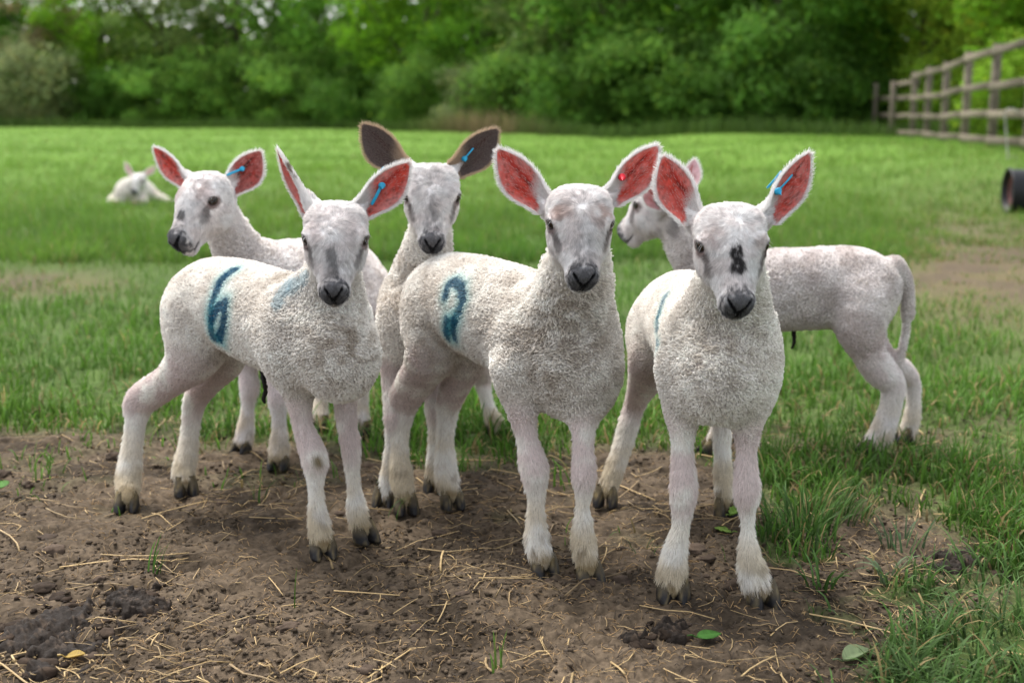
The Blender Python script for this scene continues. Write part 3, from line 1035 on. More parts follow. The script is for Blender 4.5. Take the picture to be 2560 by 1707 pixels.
def grass_cover(x, y):
    """0 bare soil .. 1 closed grass, as trodden in front of the flock"""
    x = np.asarray(x, float); y = np.asarray(y, float)
    px, py, _ = proj(np.stack([x, y, np.zeros_like(x)], -1))
    n = fbm(xy0(x, y, 5.0), 4, 3) - .5
    n2 = fbm(xy0(x, y, 1.6), 3, 8) - .5
    edge = np.interp(px, LINE_X, LINE_Y)
    g = sstep(50, -50, py - edge + n * (200 + 130 * sstep(1500, 1900, px)))
    # trodden, half bare grass right of the flock
    g = g * (1 - .75 * np.exp(-(((px - 2080) / 260)**2 + ((py - 1080) / 70)**2)) * sstep(-.1, .08, n))
    g = g * (1 - .60 * sstep(1900, 2150, px) * sstep(1000, 1090, py) * sstep(-.02, .10, n)) * (1 - .15 * sstep(1850, 2050, px) * sstep(950, 1050, py))
    g = g * (1 - .85 * sstep(2130, 2380, px - (700 - py) * .1) * np.exp(-((py - 680) / 125)**2) * sstep(-.15, .06, n))
    g = g * (1 - .85 * np.exp(-((py - 712) / 30)**2) * sstep(400, 200, px) * sstep(-.16, .06, n))
    # the patch in the lower right corner
    b = sstep(-45, 60, (px - 2560) * .62 + (py - 1390) - np.maximum(2330 - px, 0) * .25 + n * 300)
    band = sstep(0, 30, py - edge) * sstep(330, 120, py - edge)
    sp = band * (.12 + .63 * sstep(1650, 1950, px)) * sstep(.60, .70, fbm(xy0(x, y, 10.0), 3, 17))
    return np.clip(np.maximum(np.maximum(g, b * .85), sp), 0, 1)

def ground_z(x, y, fine=True):
    x = np.asarray(x, float); y = np.asarray(y, float)
    z = .19 * sstep(2.3, 4.6, x) * sstep(6, 12, y) * (1 - .55 * sstep(13, 26, y))
    z = z + (fbm(xy0(x, y, .5), 2, 5) - .5) * .10 * sstep(3.5, 9, y)
    if fine:
        f = sstep(5.5, 3.0, y)
        z = z + f * ((fbm(xy0(x, y, 5.5), 3, 11) - .5) * .020)
        r = np.abs(fbm(xy0(x, y, 16), 3, 13) - .5)
        z = z + f * ((fbm(xy0(x, y, 22), 4, 12, .65) - .5) * .022 - .008 * sstep(.05, .0, r))
        z = z + f * (fbm(xy0(x, y, 75), 3, 14, .7) - .5) * .013
    return z

def build_ground():
    ys = np.concatenate([np.arange(.50, 2.9, .0058), np.geomspace(2.9, 70, 190)[1:], [100, 160, 300, 600]])
    u = np.linspace(-1, 1, 430); u = .38 * u + .62 * u**5
    W = 1.15 * ys + 2.0 + 40 * sstep(4, 60, ys) + 300 * sstep(60, 300, ys)
    X = u[None, :] * W[:, None]; Y = np.repeat(ys[:, None], len(u), 1)
    x, y = X.ravel(), Y.ravel()
    z = ground_z(x, y)
    g = grass_cover(x, y)
    n1 = fbm(xy0(x, y, 9), 4, 21); n2 = fbm(xy0(x, y, 60), 3, 22); n3 = fbm(xy0(x, y, 2.2), 3, 24)
    soil = np.array((.082, .061, .041)) * (.68 + .64 * n1)[:, None] * (.75 + .5 * n2)[:, None]
    px, py, _ = proj(np.stack([x, y, z], 1))
    wet = np.exp(-(((px - 130) / 260)**2 + ((py - 1640) / 110)**2)) * sstep(.40, .55, n1)
    wet = np.maximum(wet, .8 * sstep(.56, .66, fbm(xy0(x, y, 13), 4, 29)) * sstep(5, 3, y))
    soil = soil * (1 - .62 * wet)[:, None]
    turf = np.array((.056, .088, .022)) * (.55 + .9 * n2)[:, None]
    far = np.array((.100, .185, .026)) * (.8 + .4 * n3)[:, None]
    ff = sstep(4, 16, y)[:, None]
    turf = turf * (1 - ff) + far * ff
    dry = np.maximum(sstep(2130, 2380, px) * np.exp(-((py - 680) / 150)**2), .7 * np.exp(-((py - 712) / 32)**2) * sstep(400, 200, px))[:, None] * .85
    turf = turf * (1 - dry) + np.array((.115, .085, .048)) * dry
    c = soil * (1 - g[:, None]) + turf * g[:, None]
    n, m = len(ys), len(u)
    i = np.arange(n - 1)[:, None] * m + np.arange(m - 1)[None, :]
    F = np.stack([i, i + 1, i + m + 1, i + m], -1).reshape(-1, 4)
    o = mesh_np('ground', np.stack([x, y, z], 1), F, c, mat=M_GROUND)
    tag(o, kind='structure')
    return o

M_GROUND = attr_mat('soil_and_turf', 0.95, 0.10, 0.42, 120.0, 1.0)
build_ground()

# ------------------------------------------------------------------ grass
def blades(name, B, H, Wd, col, lean, az, seg, mat=M_GRASS, kind='stuff', parent=None, bend=None):
    """B (N,3) roots; each blade a tapering bent strip of seg pieces"""
    N = len(B)
    d = np.stack([np.cos(az), np.sin(az), np.zeros(N)], 1)
    s = np.stack([-np.sin(az), np.cos(az), np.zeros(N)], 1)
    # turn the flat side a little at random
    tw = np.random.default_rng(N).random(N) * 1.6 - .8
    s = s * np.cos(tw)[:, None] + d * np.sin(tw)[:, None]
    V = np.empty((N, 2 * seg + 1, 3)); C = np.empty((N, 2 * seg + 1, 3))
    for k in range(seg + 1):
        t = k / seg
        a = lean * t
        hz = np.where(np.abs(lean) > 1e-3, np.sin(np.minimum(a, 2.6)) / np.maximum(lean, 1e-3), t)
        hx = np.where(np.abs(lean) > 1e-3, (1 - np.cos(np.minimum(a, 2.6))) / np.maximum(lean, 1e-3), 0)
        c = B + d * (H * hx)[:, None]
        c[:, 2] += np.maximum(H * hz, .002)
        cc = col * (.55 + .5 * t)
        if k < seg:
            w = Wd * .5 * (1 - t * .55) * (.8 if k == 0 else 1)
            V[:, 2*k] = c - s * w[:, None]; V[:, 2*k+1] = c + s * w[:, None]
            C[:, 2*k] = C[:, 2*k+1] = cc
        else:
            V[:, 2*k] = c; C[:, 2*k] = cc
    nv = 2 * seg + 1
    o = np.arange(N)[:, None] * nv
    F4 = [np.concatenate([o + 2*k, o + 2*k+1, o + 2*k+3, o + 2*k+2], 1) for k in range(seg - 1)]
    F3 = np.concatenate([o + 2*seg-2, o + 2*seg-1, o + 2*seg], 1)
    Fs = ([np.concatenate(F4)] if F4 else []) + [F3]
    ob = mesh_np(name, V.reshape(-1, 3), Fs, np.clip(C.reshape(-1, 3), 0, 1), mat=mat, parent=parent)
    if kind:
        tag(ob, kind=kind)
    return ob

def grass_zone(name, n, y0, y1, seg, rng, hmin, hmax, wmm, label):
    px = rng.random(n) * 4700 - 1070
    py = y0 + (y1 - y0) * rng.random(n)
    r = FWD[None] + RGT[None] * ((px - 1280) / FPX)[:, None] + UPV[None] * ((853.5 - py) / FPX)[:, None]
    t = -CAM_H / r[:, 2]
    x = r[:, 0] * t; y = r[:, 1] * t
    clump = fbm(xy0(x, y, 7.0), 3, 41); big = fbm(xy0(x, y, .8), 3, 42)
    g = grass_cover(x, y)
    keep = rng.random(n) < g * (.30 + 1.25 * sstep(.35, .6, clump))
    x, y, clump, big, g, px, py = [a[keep] for a in (x, y, clump, big, g, px, py)]
    n = len(x)
    z = ground_z(x, y)
    dist = y
    H = (hmin + (hmax - hmin) * rng.random(n)**1.3) * (.55 + .9 * clump) * (.55 + .45 * g)
    dry = np.maximum(sstep(2130, 2380, px) * np.exp(-((py - 680) / 150)**2), .5 * np.exp(-((py - 712) / 32)**2) * sstep(400, 200, px))
    H = H * (1 - .6 * dry)
    W = np.maximum(wmm * 1e-3 * (.6 + .8 * rng.random(n)), 1.3 * dist / FPX)
    tone = fbm(xy0(x, y, 3.0), 3, 44)[:, None]
    c1 = np.array((.090, .205, .026)); c2 = np.array((.148, .268, .036)); c3 = np.array((.082, .180, .028))
    k = np.clip(.15 + .85 * sstep(2.6, 9, dist) + (big - .5) * 1.6 + rng.normal(0, .16, n), 0, 1)[:, None]
    col = c1 * (1 - k) + c2 * k
    m = (sstep(3.4, 2.0, dist) * .7 * sstep(1500, 2100, px) + .25 * rng.random(n) * sstep(6, 3, dist))[:, None]
    col = col * (1 - m) + c3 * m
    st = rng.random(n) < (.05 + .30 * dry + .12 * sstep(3.5, 2.3, dist))
    col[st] = np.array((.30, .23, .10)) * (.6 + .7 * rng.random((st.sum(), 1)))
    col = col * (.65 + .7 * tone) * (.75 + .5 * rng.random((n, 1)))
    lean = .45 + 1.5 * rng.random(n)**1.4 + .5 * st
    az = rng.random(n) * 2 * math.pi
    return blades(name, np.stack([x, y, z - .003], 1), H, W, col, lean, az, seg)

GR = np.random.default_rng(5)
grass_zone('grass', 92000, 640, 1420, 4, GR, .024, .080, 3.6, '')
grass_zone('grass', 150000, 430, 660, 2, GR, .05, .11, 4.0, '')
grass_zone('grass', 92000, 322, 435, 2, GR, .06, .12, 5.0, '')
# low right corner: leaning broad blades close to the lens
def corner_grass():
    n = 9000
    px = 1900 + rng_c.random(n) * 900; py = 1360 + rng_c.random(n) * 420
    r = FWD[None] + RGT[None] * ((px - 1280) / FPX)[:, None] + UPV[None] * ((853.5 - py) / FPX)[:, None]
    t = -CAM_H / r[:, 2]; x = r[:, 0] * t; y = r[:, 1] * t
    g = grass_cover(x, y); cl = fbm(xy0(x, y, 16), 3, 61)
    keep = rng_c.random(n) < g * .55 * sstep(.38, .62, cl)
    x, y, cl = x[keep], y[keep], cl[keep]; n = len(x)
    col = np.array((.060, .125, .026)) * (.6 + .9 * rng_c.random((n, 1))) + np.array((.03, .035, .02)) * rng_c.random((n, 1))
    st = rng_c.random(n) < .08
    col[st] = (.30, .23, .10)
    blades('grass', np.stack([x, y, ground_z(x, y) - .002], 1), 0.028 + .055 * rng_c.random(n), .0020 + .0026 * rng_c.random(n), col, 1.0 + 1.3 * rng_c.random(n), rng_c.random(n) * 6.283, 4)
rng_c = np.random.default_rng(77)
corner_grass()

def tuft(px, py, n, h, spread, label, cat='grass tuft', col=(.065, .14, .030), lean=(.5, 1.5), w=.0032, seed=1, azr=None):
    g = GP(px, py)
    rng = np.random.default_rng(seed)
    z = float(ground_z(np.array([g[0]]), np.array([g[1]]))[0])
    root = thing('grass_tuft', label, cat, (g[0], g[1], z), 'grass tufts growing out of the soil')
    a = rng.random(n) * 6.283; r = spread * np.sqrt(rng.random(n))
    B = np.stack([g[0] + r * np.cos(a), g[1] + r * np.sin(a), np.full(n, z - .004)], 1)
    az = a + rng.normal(0, .5, n) if azr is None else azr + rng.normal(0, .4, n)
    C = np.array(col) * (.55 + .9 * rng.random((n, 1)))
    dr = rng.random(n) < .1
    C[dr] = (.32, .25, .11)
    blades('blades', B, h * (.5 + .7 * rng.random(n)), w * (.7 + .6 * rng.random(n)), C, lean[0] + (lean[1] - lean[0]) * rng.random(n), az, 5, kind=None, parent=root)
    return root

tuft(2000, 1335, 150, .072, .060, 'thick green grass tuft on the soil beside the right hoof of the camera-facing lamb', seed=2)
tuft(2100, 1290, 90, .068, .05, 'second green tuft just behind the thick one, long blades leaning right', seed=3, azr=-.2)
tuft(2255, 1360, 30, .060, .03, 'sparse grey-green tuft on bare soil below the right-hand lamb in side view', seed=4, col=(.075, .135, .06))
tuft(2050, 1482, 16, .050, .018, 'small flat tuft of broad blades in front of the right front hoof', seed=5, lean=(1.0, 2.0), w=.0055)
tuft(2215, 1455, 14, .050, .02, 'small curled tuft of pale blades right of the flat one', seed=6, lean=(1.0, 2.2), w=.0045, col=(.11, .16, .08))
tuft(385, 1440, 9, .058, .012, 'small bent grass plant alone on soil at lower left', seed=7, lean=(.4, 1.6), azr=.3)
tuft(738, 1525, 2, .085, .003, 'single upright grass shoot on the soil below the lamb marked 6', seed=8, lean=(.05, .25), w=.0028, col=(.09, .17, .03))
tuft(635, 1245, 9, .05, .02, 'thin grass shoots between the legs of the lamb marked 6', seed=9, lean=(.3, 1.4), w=.0022)
tuft(985, 1290, 5, .06, .01, 'few grass blades by the rear hoof of the middle lamb', seed=10, lean=(.6, 1.7), w=.0025, azr=.1)
tuft(1600, 1385, 12, .03, .02, 'tiny pale grass sprig between the middle and right lambs', seed=11, lean=(.7, 1.7), w=.0018, col=(.09, .14, .05))
tuft(1235, 1700, 6, .045, .02, 'upright green blades at the bottom edge of the soil', seed=12, lean=(.1, .5), w=.0035, col=(.09, .17, .03))
tuft(560, 1085, 70, .07, .05, 'low dark tuft at the edge of the soil between the front lambs', seed=13)

# ------------------------------------------------------------------ soil crumbs, straw, fibres, dung
def icosphere(sub):
    import bmesh
    bm = bmesh.new()
    bmesh.ops.create_icosphere(bm, subdivisions=sub, radius=1)
    v = np.array([p.co[:] for p in bm.verts]); f = np.array([[q.index for q in p.verts] for p in bm.faces])
    bm.free()
    return v, f

def lumps(name, C, S, col, sub, seed, kind='stuff', parent=None, flat=.6):
    v, f = icosphere(sub)
    rng = np.random.default_rng(seed)
    N = len(C)
    V = np.repeat(v[None], N, 0)
    off = rng.random((N, 1, 3)) * 50
    n = vnoise((V * 1.5 + off).reshape(-1, 3), seed).reshape(N, -1) * .55 + vnoise((V * 3.4 + off).reshape(-1, 3), seed + 1).reshape(N, -1) * .3 + vnoise((V * 8 + off).reshape(-1, 3), seed + 2).reshape(N, -1) * .25
    V = V * (.25 + 1.4 * n)[:, :, None]
    sc = S[:, None] * np.stack([.8 + .7 * rng.random(N), .8 + .7 * rng.random(N), flat * (.7 + .6 * rng.random(N))], 1)
    V = V * sc[:, None, :]
    a = rng.random(N) * 6.283
    x = V[:, :, 0] * np.cos(a)[:, None] - V[:, :, 1] * np.sin(a)[:, None]
    y = V[:, :, 0] * np.sin(a)[:, None] + V[:, :, 1] * np.cos(a)[:, None]
    V = np.stack([x, y, V[:, :, 2]], 2) + C[:, None, :]
    F = (np.arange(N)[:, None, None] * len(v) + f[None]).reshape(-1, 3)
    cc = np.repeat(col[:, None, :], len(v), 1) * (.75 + .5 * n)[:, :, None]
    ob = mesh_np(name, V.reshape(-1, 3), F, cc.reshape(-1, 3), mat=M_CLOD, parent=parent)
    if kind:
        tag(ob, kind=kind)
    return ob

def soil_points(n, rng, y0=1000, y1=1790, power=1.0):
    px = rng.random(n) * 3500 - 470; py = y0 + (y1 - y0) * rng.random(n)**power
    r = FWD[None] + RGT[None] * ((px - 1280) / FPX)[:, None] + UPV[None] * ((853.5 - py) / FPX)[:, None]
    t = -CAM_H / r[:, 2]
    x, y = r[:, 0] * t, r[:, 1] * t
    keep = rng.random(n) < (1 - grass_cover(x, y) * .85)
    return x[keep], y[keep]

SR = np.random.default_rng(31)
x, y = soil_points(34000, SR)
cl = fbm(xy0(x, y, 6), 3, 33); k = SR.random(len(x)) < sstep(.36, .6, cl)
x, y = x[k], y[k]; n = len(x)
S = .0009 + .0030 * SR.random(n)**3
col = np.array((.070, .052, .035)) * (.45 + .95 * SR.random((n, 1)))
lumps('soil_crumbs', np.stack([x, y, ground_z(x, y) + S * .25], 1), S, col, 1, 34)
x, y = soil_points(260, SR)
cl = fbm(xy0(x, y, 5), 3, 35); k = SR.random(len(x)) < sstep(.42, .62, cl)
x, y = x[k], y[k]; n = len(x)
S = .005 + .009 * SR.random(n)**2
col = np.array((.062, .045, .033)) * (.55 + .7 * SR.random((n, 1)))
lumps('soil_clods', np.stack([x, y, ground_z(x, y)], 1), S, col, 3, 36, flat=.55)

def dung_pat(root, px, py, w, h, seed):
    """trodden heap: a ragged sheet with a broken surface"""
    nx, ny = 90, 70
    gx = px + np.linspace(-1, 1, nx) * w * 1.25; gy = py + np.linspace(-1, 1, ny) * h * 1.25
    A_, B_ = np.meshgrid(gx, gy)
    pts = np.array([GP(a, b) for a, b in zip(A_.ravel(), B_.ravel())])
    x, y = pts[:, 0], pts[:, 1]
    e = np.sqrt(((A_.ravel() - px) / w)**2 + ((B_.ravel() - py) / h)**2)
    n1 = fbm(xy0(x, y, 30), 4, seed, .6); n2 = fbm(xy0(x, y, 150), 3, seed + 1, .7)
    m = sstep(.16, -.16, e - .70 + (n1 - .5) * 2.6)
    rid = np.abs(n1 - .5) * 2
    z = ground_z(x, y) - .005 + m * (.0065 + .008 * (1 - rid)**2 * n2 + .0075 * n2)
    c = np.array((.017, .0125, .0095)) * (.5 + 1.1 * n2)[:, None] + np.array((.030, .021, .014)) * sstep(.60, .7, n2)[:, None]
    i = np.arange(ny - 1)[:, None] * nx + np.arange(nx - 1)[None, :]
    F = np.stack([i, i + nx, i + nx + 1, i + 1], -1).reshape(-1, 4)
    keep = m[F].max(1) > .02
    mesh_np('pat', np.stack([x, y, z], 1), F[keep], np.clip(c, 0, 1), mat=M_DUNG, parent=root)

M_DUNG = attr_mat('wet_dung', 0.75, 0.12, 0.3, 160.0, 0.8)

def dung(px, py, w, h, n, label, seed):
    rng = np.random.default_rng(seed)
    g = GP(px, py)
    root = thing('dung_heap', label, 'dung', (g[0], g[1], 0), 'dung on the soil')
    n = n * 5
    qx = px + (rng.random(n) - .5) * 2 * w; qy = py + (rng.random(n) - .5) * 2 * h
    k = ((qx - px) / w)**2 + ((qy - py) / h)**2 < 1
    pts = np.array([GP(a, b) for a, b in zip(qx[k], qy[k])])
    S = .003 + .009 * rng.random(len(pts))**2.5
    pts[:, 2] = ground_z(pts[:, 0], pts[:, 1]) + S * .15
    dung_pat(root, px, py, w, h, seed)
    col = np.array((.030, .021, .015)) * (.6 + .9 * rng.random((len(pts), 1)))
    pts, S, col = pts[::6], S[::6], col[::6]
    lumps('lumps', pts, S, col, 2, seed, kind=None, parent=root, flat=.5)
dung(110, 1600, 170, 110, 110, 'broad heap of dark wet dung in the lower left corner', 51)
dung(330, 1510, 80, 40, 26, 'smaller dark dung pat right of the broad heap', 52)
dung(1640, 1585, 85, 38, 30, 'dark lumpy dung in front of the camera-facing lamb', 53)
dung(2390, 1400, 90, 34, 26, 'dark clods at the edge of the grass patch on the right', 55)

def straw_mesh(n, rng, lmin, lmax, rmin, rmax, y0, y1, lift=.0025):
    x, y = soil_points(n, rng, y0, y1)
    n = len(x)
    cl = fbm(xy0(x, y, 4), 3, 65)
    k = rng.random(n) < .25 + sstep(.38, .62, cl)
    x, y = x[k], y[k]; n = len(x)
    L = lmin + (lmax - lmin) * rng.random(n)**2.0
    a = rng.random(n) * 6.283
    K = 4
    R = (rmin + (rmax - rmin) * rng.random(n)) 
    pts = np.zeros((n, K, 3))
    kink = rng.normal(0, .12, n) + np.where(rng.random(n) < .10, rng.normal(0, .8, n), 0)
    px_, py_ = x.copy(), y.copy()
    for j in range(K):
        pts[:, j, 0], pts[:, j, 1] = px_, py_
        aa = a + kink * j
        px_ = px_ + np.cos(aa) * L / (K - 1); py_ = py_ + np.sin(aa) * L / (K - 1)
    zz = ground_z(pts[:, :, 0].ravel(), pts[:, :, 1].ravel()).reshape(n, K)
    zl = np.linspace(0, 1, K)[None]
    pts[:, :, 2] = np.maximum(zz + .0005, zz[:, :1] * (1 - zl) + zz[:, -1:] * zl) + R[:, None] * .8 + lift * rng.random((n, 1)) + (rng.random((n, 1)) < .08) * zl * np.minimum(L, .03)[:, None] * .35
    T = unit(np.gradient(pts, axis=1))
    s = unit(np.cross(T, np.array([0, 0, 1.0])))
    u = np.cross(s, T)
    V = np.empty((n, K, 4, 3)); 
    for q, (cs, cu) in enumerate(((1, 0), (0, .55), (-1, 0), (0, -.55))):
        V[:, :, q] = pts + s * (R * cs)[:, None, None] + u * (R * cu)[:, None, None]
    base = np.arange(n)[:, None, None] * (K * 4)
    F = []
    for j in range(K - 1):
        for q in range(4):
            F.append([j*4 + q, j*4 + (q+1) % 4, (j+1)*4 + (q+1) % 4, (j+1)*4 + q])
    F.append([0, 3, 2, 1]); e = (K-1)*4; F.append([e, e+1, e+2, e+3])
    F = (base + np.array(F)[None]).reshape(-1, 4)
    c = np.where(rng.random((n, 1)) < .75, np.array([[.44, .31, .145]]), np.array([[.27, .185, .09]])) * (.5 + .75 * rng.random((n, 1)))
    C = np.repeat(c[:, None], K * 4, 1).reshape(-1, 3)
    return V.reshape(-1, 3), F, C

V, F, C = straw_mesh(4300, SR, .005, .065, .0003, .0010, 1020, 1790)
tag(mesh_np('straw_litter', V, F, C, mat=M_STRAW), kind='stuff')
V, F, C = straw_mesh(260, SR, .05, .17, .0010, .0018, 1040, 1760)
tag(mesh_np('straw_litter', V, F, C, mat=M_STRAW), kind='stuff')
# fine fibres trodden into the earth
x, y = soil_points(15000, SR)
n = len(x); a = SR.random(n) * 6.283; L = .004 + .014 * SR.random(n)**2
t = np.linspace(0, 1, 4)
fx = x[:, None] + np.cos(a)[:, None] * L[:, None] * t + (SR.random((n, 1)) - .5) * .012 * t**2
fy = y[:, None] + np.sin(a)[:, None] * L[:, None] * t + (SR.random((n, 1)) - .5) * .012 * t**2
fz = ground_z(fx.ravel(), fy.ravel()).reshape(n, 4) + .0008 + .003 * SR.random((n, 1)) * np.sin(t * 3.1)
fc = np.where(SR.random((n, 1)) < .55, np.array([[.33, .21, .095]]), np.array([[.05, .036, .026]])) * (.5 + .7 * SR.random((n, 1)))
tag(hair_np('straw_fibres', np.stack([fx, fy, fz], 2), np.array([.00035, .00038, .00035, .0002]), fc, M_STRAW), kind='stuff')

def leaf_thing(px, py, size, az, col, label, lobes=0, curl=.5, lift=.006):
    g = GP(px, py); z = float(ground_z(np.array([g[0]]), np.array([g[1]]))[0])
    root = thing('fallen_leaf', label, 'leaf', (g[0], g[1], z), 'leaves lying on the soil')
    n = 22
    V, C = [], []
    rng = np.random.default_rng(int(px))
    rows = []
    for i in range(n + 1):
        t = i / n
        w = math.sin(math.pi * t**.8)**.8 * .42
        if lobes:
            w *= .62 + .38 * abs(math.sin(lobes * math.pi * t))
        for v in (-1, -.5, 0, .5, 1):
            xx = (t - .5) * size; yy = v * w * size
            zz = lift + curl * size * .35 * (v * v) * (.3 + .7 * math.sin(math.pi * t)) + curl * size * .25 * t * t + (.0012 if v == 0 else 0)
            V.append((g[0] + xx * math.cos(az) - yy * math.sin(az), g[1] + xx * math.sin(az) + yy * math.cos(az), z + zz))
            C.append(np.array(col) * (1.25 if v == 0 else .8 + .4 * rng.random()))
    F = [(i*5 + j, i*5 + j + 1, (i+1)*5 + j + 1, (i+1)*5 + j) for i in range(n) for j in range(4)]
    b = mesh_np('blade', np.array(V), np.array(F), np.clip(np.array(C), 0, 1), mat=M_GRASS, parent=root)
    so = b.modifiers.new('thick', 'SOLIDIFY'); so.thickness = .0006
    a = np.array([g[0] - math.cos(az) * size * .5, g[1] - math.sin(az) * size * .5, z + lift])
    e = a - np.array([math.cos(az), math.sin(az), -.3]) * size * .4
    V2, F2 = tube_simple([a, (a + e) / 2 + np.array([0, 0, .002]), e], .0009)
    mesh_np('stalk', V2, F2, np.repeat(np.array([col]) * .8, len(V2), 0), mat=M_GRASS, parent=root)

def tube_simple(pts, r, n=5):
    C = np.asarray(pts, float); T = unit(np.gradient(C, axis=0))
    V, F = [], []
    for i in range(len(C)):
        ref = np.array([.3, .2, .93]) if abs(T[i, 2]) < .8 else np.array([1.0, 0, 0])
        s = unit(np.cross(T[i], ref)); u = np.cross(s, T[i])
        rr = r[i] if hasattr(r, '__len__') else r
        for j in range(n):
            q = 6.28318 * j / n
            V.append(C[i] + (s * math.cos(q) + u * math.sin(q)) * rr)
    for i in range(len(C) - 1):
        for j in range(n):
            F.append((i*n + j, i*n + (j+1) % n, (i+1)*n + (j+1) % n, (i+1)*n + j))
    return np.array(V), np.array(F)

leaf_thing(1806, 1326, .026, 2.6, (.22, .34, .07), 'pale green lobed leaf lying by the front leg of the right lamb', lobes=3, curl=.4)
leaf_thing(1840, 1312, .028, .7, (.20, .33, .06), 'light green toothed leaf standing beside the pale lobed leaf', lobes=4, curl=.8, lift=.012)
leaf_thing(1772, 1612, .030, .2, (.06, .17, .03), 'fresh green leaf flat on soil near bottom right of the middle', curl=.25)
leaf_thing(2140, 1645, .034, .3, (.26, .33, .17), 'pale grey-green curled leaf in the lower right grass', curl=.9)
leaf_thing(190, 1655, .022, .1, (.35, .24, .06), 'yellow dead leaf beside the dark dung heap', curl=.5)
leaf_thing(5, 1230, .030, 1.9, (.06, .17, .02), 'dark green leaf at the left edge of the soil', curl=.5, lift=.01)
# ------------------------------------------------------------------ wood and hedge behind the field
def crown_mesh(name, seed, rx, ry, rz, cz, puffs, per, leaf, tint, gap=0.0, low=0.0, prad=.55):
    """a crown of many small leaf faces gathered in clumps with gaps between them; cz height of the crown's middle"""
    rng = np.random.default_rng(seed)
    d = unit(rng.normal(0, 1, (puffs, 3)))
    rad = (.45 + .6 * rng.random(puffs)**.6)
    c = d * rad[:, None] * np.array([rx, ry, rz])
    c[:, 2] += cz
    if low is not None:
        c[:, 2] = np.maximum(c[:, 2], low + .25 * rng.random(puffs))
    keep = rng.random(puffs) > gap
    c = c[keep]
    pr = prad * (.6 + .8 * rng.random(len(c)))
    P_ = np.repeat(c, per, 0)
    n = len(P_)
    off = rng.normal(0, 1, (n, 3)); off = unit(off) * (rng.random(n)**.45)[:, None]
    pr_ = np.repeat(pr, per)
    P_ = P_ + off * pr_[:, None] * np.array([1.15, 1.15, .8])
    P_[:, 2] = np.maximum(P_[:, 2], .05)
    nrm = unit(off * .8 + np.array([0, 0, .7]) + rng.normal(0, .55, (n, 3)))
    a = unit(np.cross(nrm, rng.normal(0, 1, (n, 3)))); b = np.cross(nrm, a)
    s = leaf * (.6 + .8 * rng.random(n))
    q = np.stack([P_ - a * s[:, None], P_ + b * (s * .55)[:, None] + nrm * (s * .15)[:, None], P_ + a * s[:, None], P_ - b * (s * .55)[:, None] + nrm * (s * .15)[:, None]], 1)
    tone = np.repeat(.50 + .95 * rng.random(len(c)), per)[:, None] * (.75 + .5 * rng.random((n, 1)))
    col = np.array(tint) * tone
    y = rng.random(n) < .12
    col[y] = col[y] * np.array([1.5, 1.2, .9])
    C = np.repeat(col[:, None], 4, 1).reshape(-1, 3)
    F = np.arange(n * 4).reshape(-1, 4)
    return mesh_np(name, q.reshape(-1, 3), F, np.clip(C, 0, .6), smooth=False, mat=M_LEAF, link=False)

def trunk_mesh(name, seed, h, r, top):
    rng = np.random.default_rng(seed)
    Vs, Fs, o = [], [], 0
    def add(pts, rr):
        nonlocal o
        V, F = tube_simple(pts, rr, 8)
        Vs.append(V); Fs.append(F + o); o += len(V)
    pts = [np.array([rng.normal(0, .05) * i, rng.normal(0, .05) * i, -.2 + (h + .2) * i / 6]) for i in range(7)]
    add(pts, [r * (1.25 if i == 0 else 1 - .11 * i) for i in range(7)])
    for k in range(7):
        b = pts[2 + k % 4 + (1 if k > 3 else 0)]
        a = rng.random() * 6.283
        L = top * (.5 + .4 * rng.random())
        q = [b + np.array([math.cos(a), math.sin(a), .75]) * L * t + np.array([0, 0, .25 * L * t * t]) for t in (0, .33, .66, 1)]
        add(q, [r * .42, r * .32, r * .2, r * .08])
    V = np.concatenate(Vs)
    return mesh_np(name, V, np.concatenate(Fs), np.repeat(np.array([[.085, .070, .052]]), len(V), 0), mat=M_BARK, link=False)

TREE_GROUP, BUSH_GROUP = 'trees along the far edge of the field', 'bushes under the trees'
_trunks = [trunk_mesh('trunk', 900 + i, 5.0, .17, 2.6) for i in range(3)]
CROWNS = {
    'dense': crown_mesh('crown', 1, 2.9, 2.9, 3.4, 4.3, 120, 110, .085, (0.084, 0.203, 0.022), low=.5, prad=.75),
    'mid': crown_mesh('crown', 2, 2.7, 2.7, 3.2, 4.4, 105, 105, .085, (0.115, 0.263, 0.024), low=.8, prad=.7),
    'bright': crown_mesh('crown', 3, 2.6, 2.6, 3.0, 4.0, 105, 110, .078, (0.140, 0.300, 0.018), low=.4, prad=.7),
    'yellow': crown_mesh('crown', 4, 2.4, 2.4, 2.6, 3.6, 105, 105, .068, (0.250, 0.370, 0.040), low=.3, prad=.6),
    'grey': crown_mesh('crown', 5, 2.4, 2.4, 3.0, 4.0, 100, 110, .078, (0.155, 0.230, 0.061), low=.4, prad=.65),
    'open': crown_mesh('crown', 6, 2.9, 2.9, 2.6, 5.3, 80, 46, .12, (0.092, 0.196, 0.024), gap=.30, low=2.0, prad=.55),
    'brown': crown_mesh('crown', 7, 1.5, 1.5, 2.2, 3.6, 60, 60, .10, (0.22, 0.19, 0.09), low=1.2, prad=.5),
}
BUSHES = {
    'dark': crown_mesh('foliage', 21, 1.9, 1.6, 1.25, .95, 85, 110, .062, (0.074, 0.169, 0.024), low=.05, prad=.5),
    'green': crown_mesh('foliage', 22, 1.9, 1.6, 1.25, .95, 85, 110, .062, (0.111, 0.227, 0.035), low=.05, prad=.5),
    'olive': crown_mesh('foliage', 23, 1.8, 1.5, 1.3, 1.0, 80, 110, .060, (0.20, 0.25, 0.105), low=.05, prad=.5),
    'bright': crown_mesh('foliage', 24, 1.5, 1.3, 1.0, .8, 70, 110, .056, (0.190, 0.330, 0.030), low=.05, prad=.45),
}

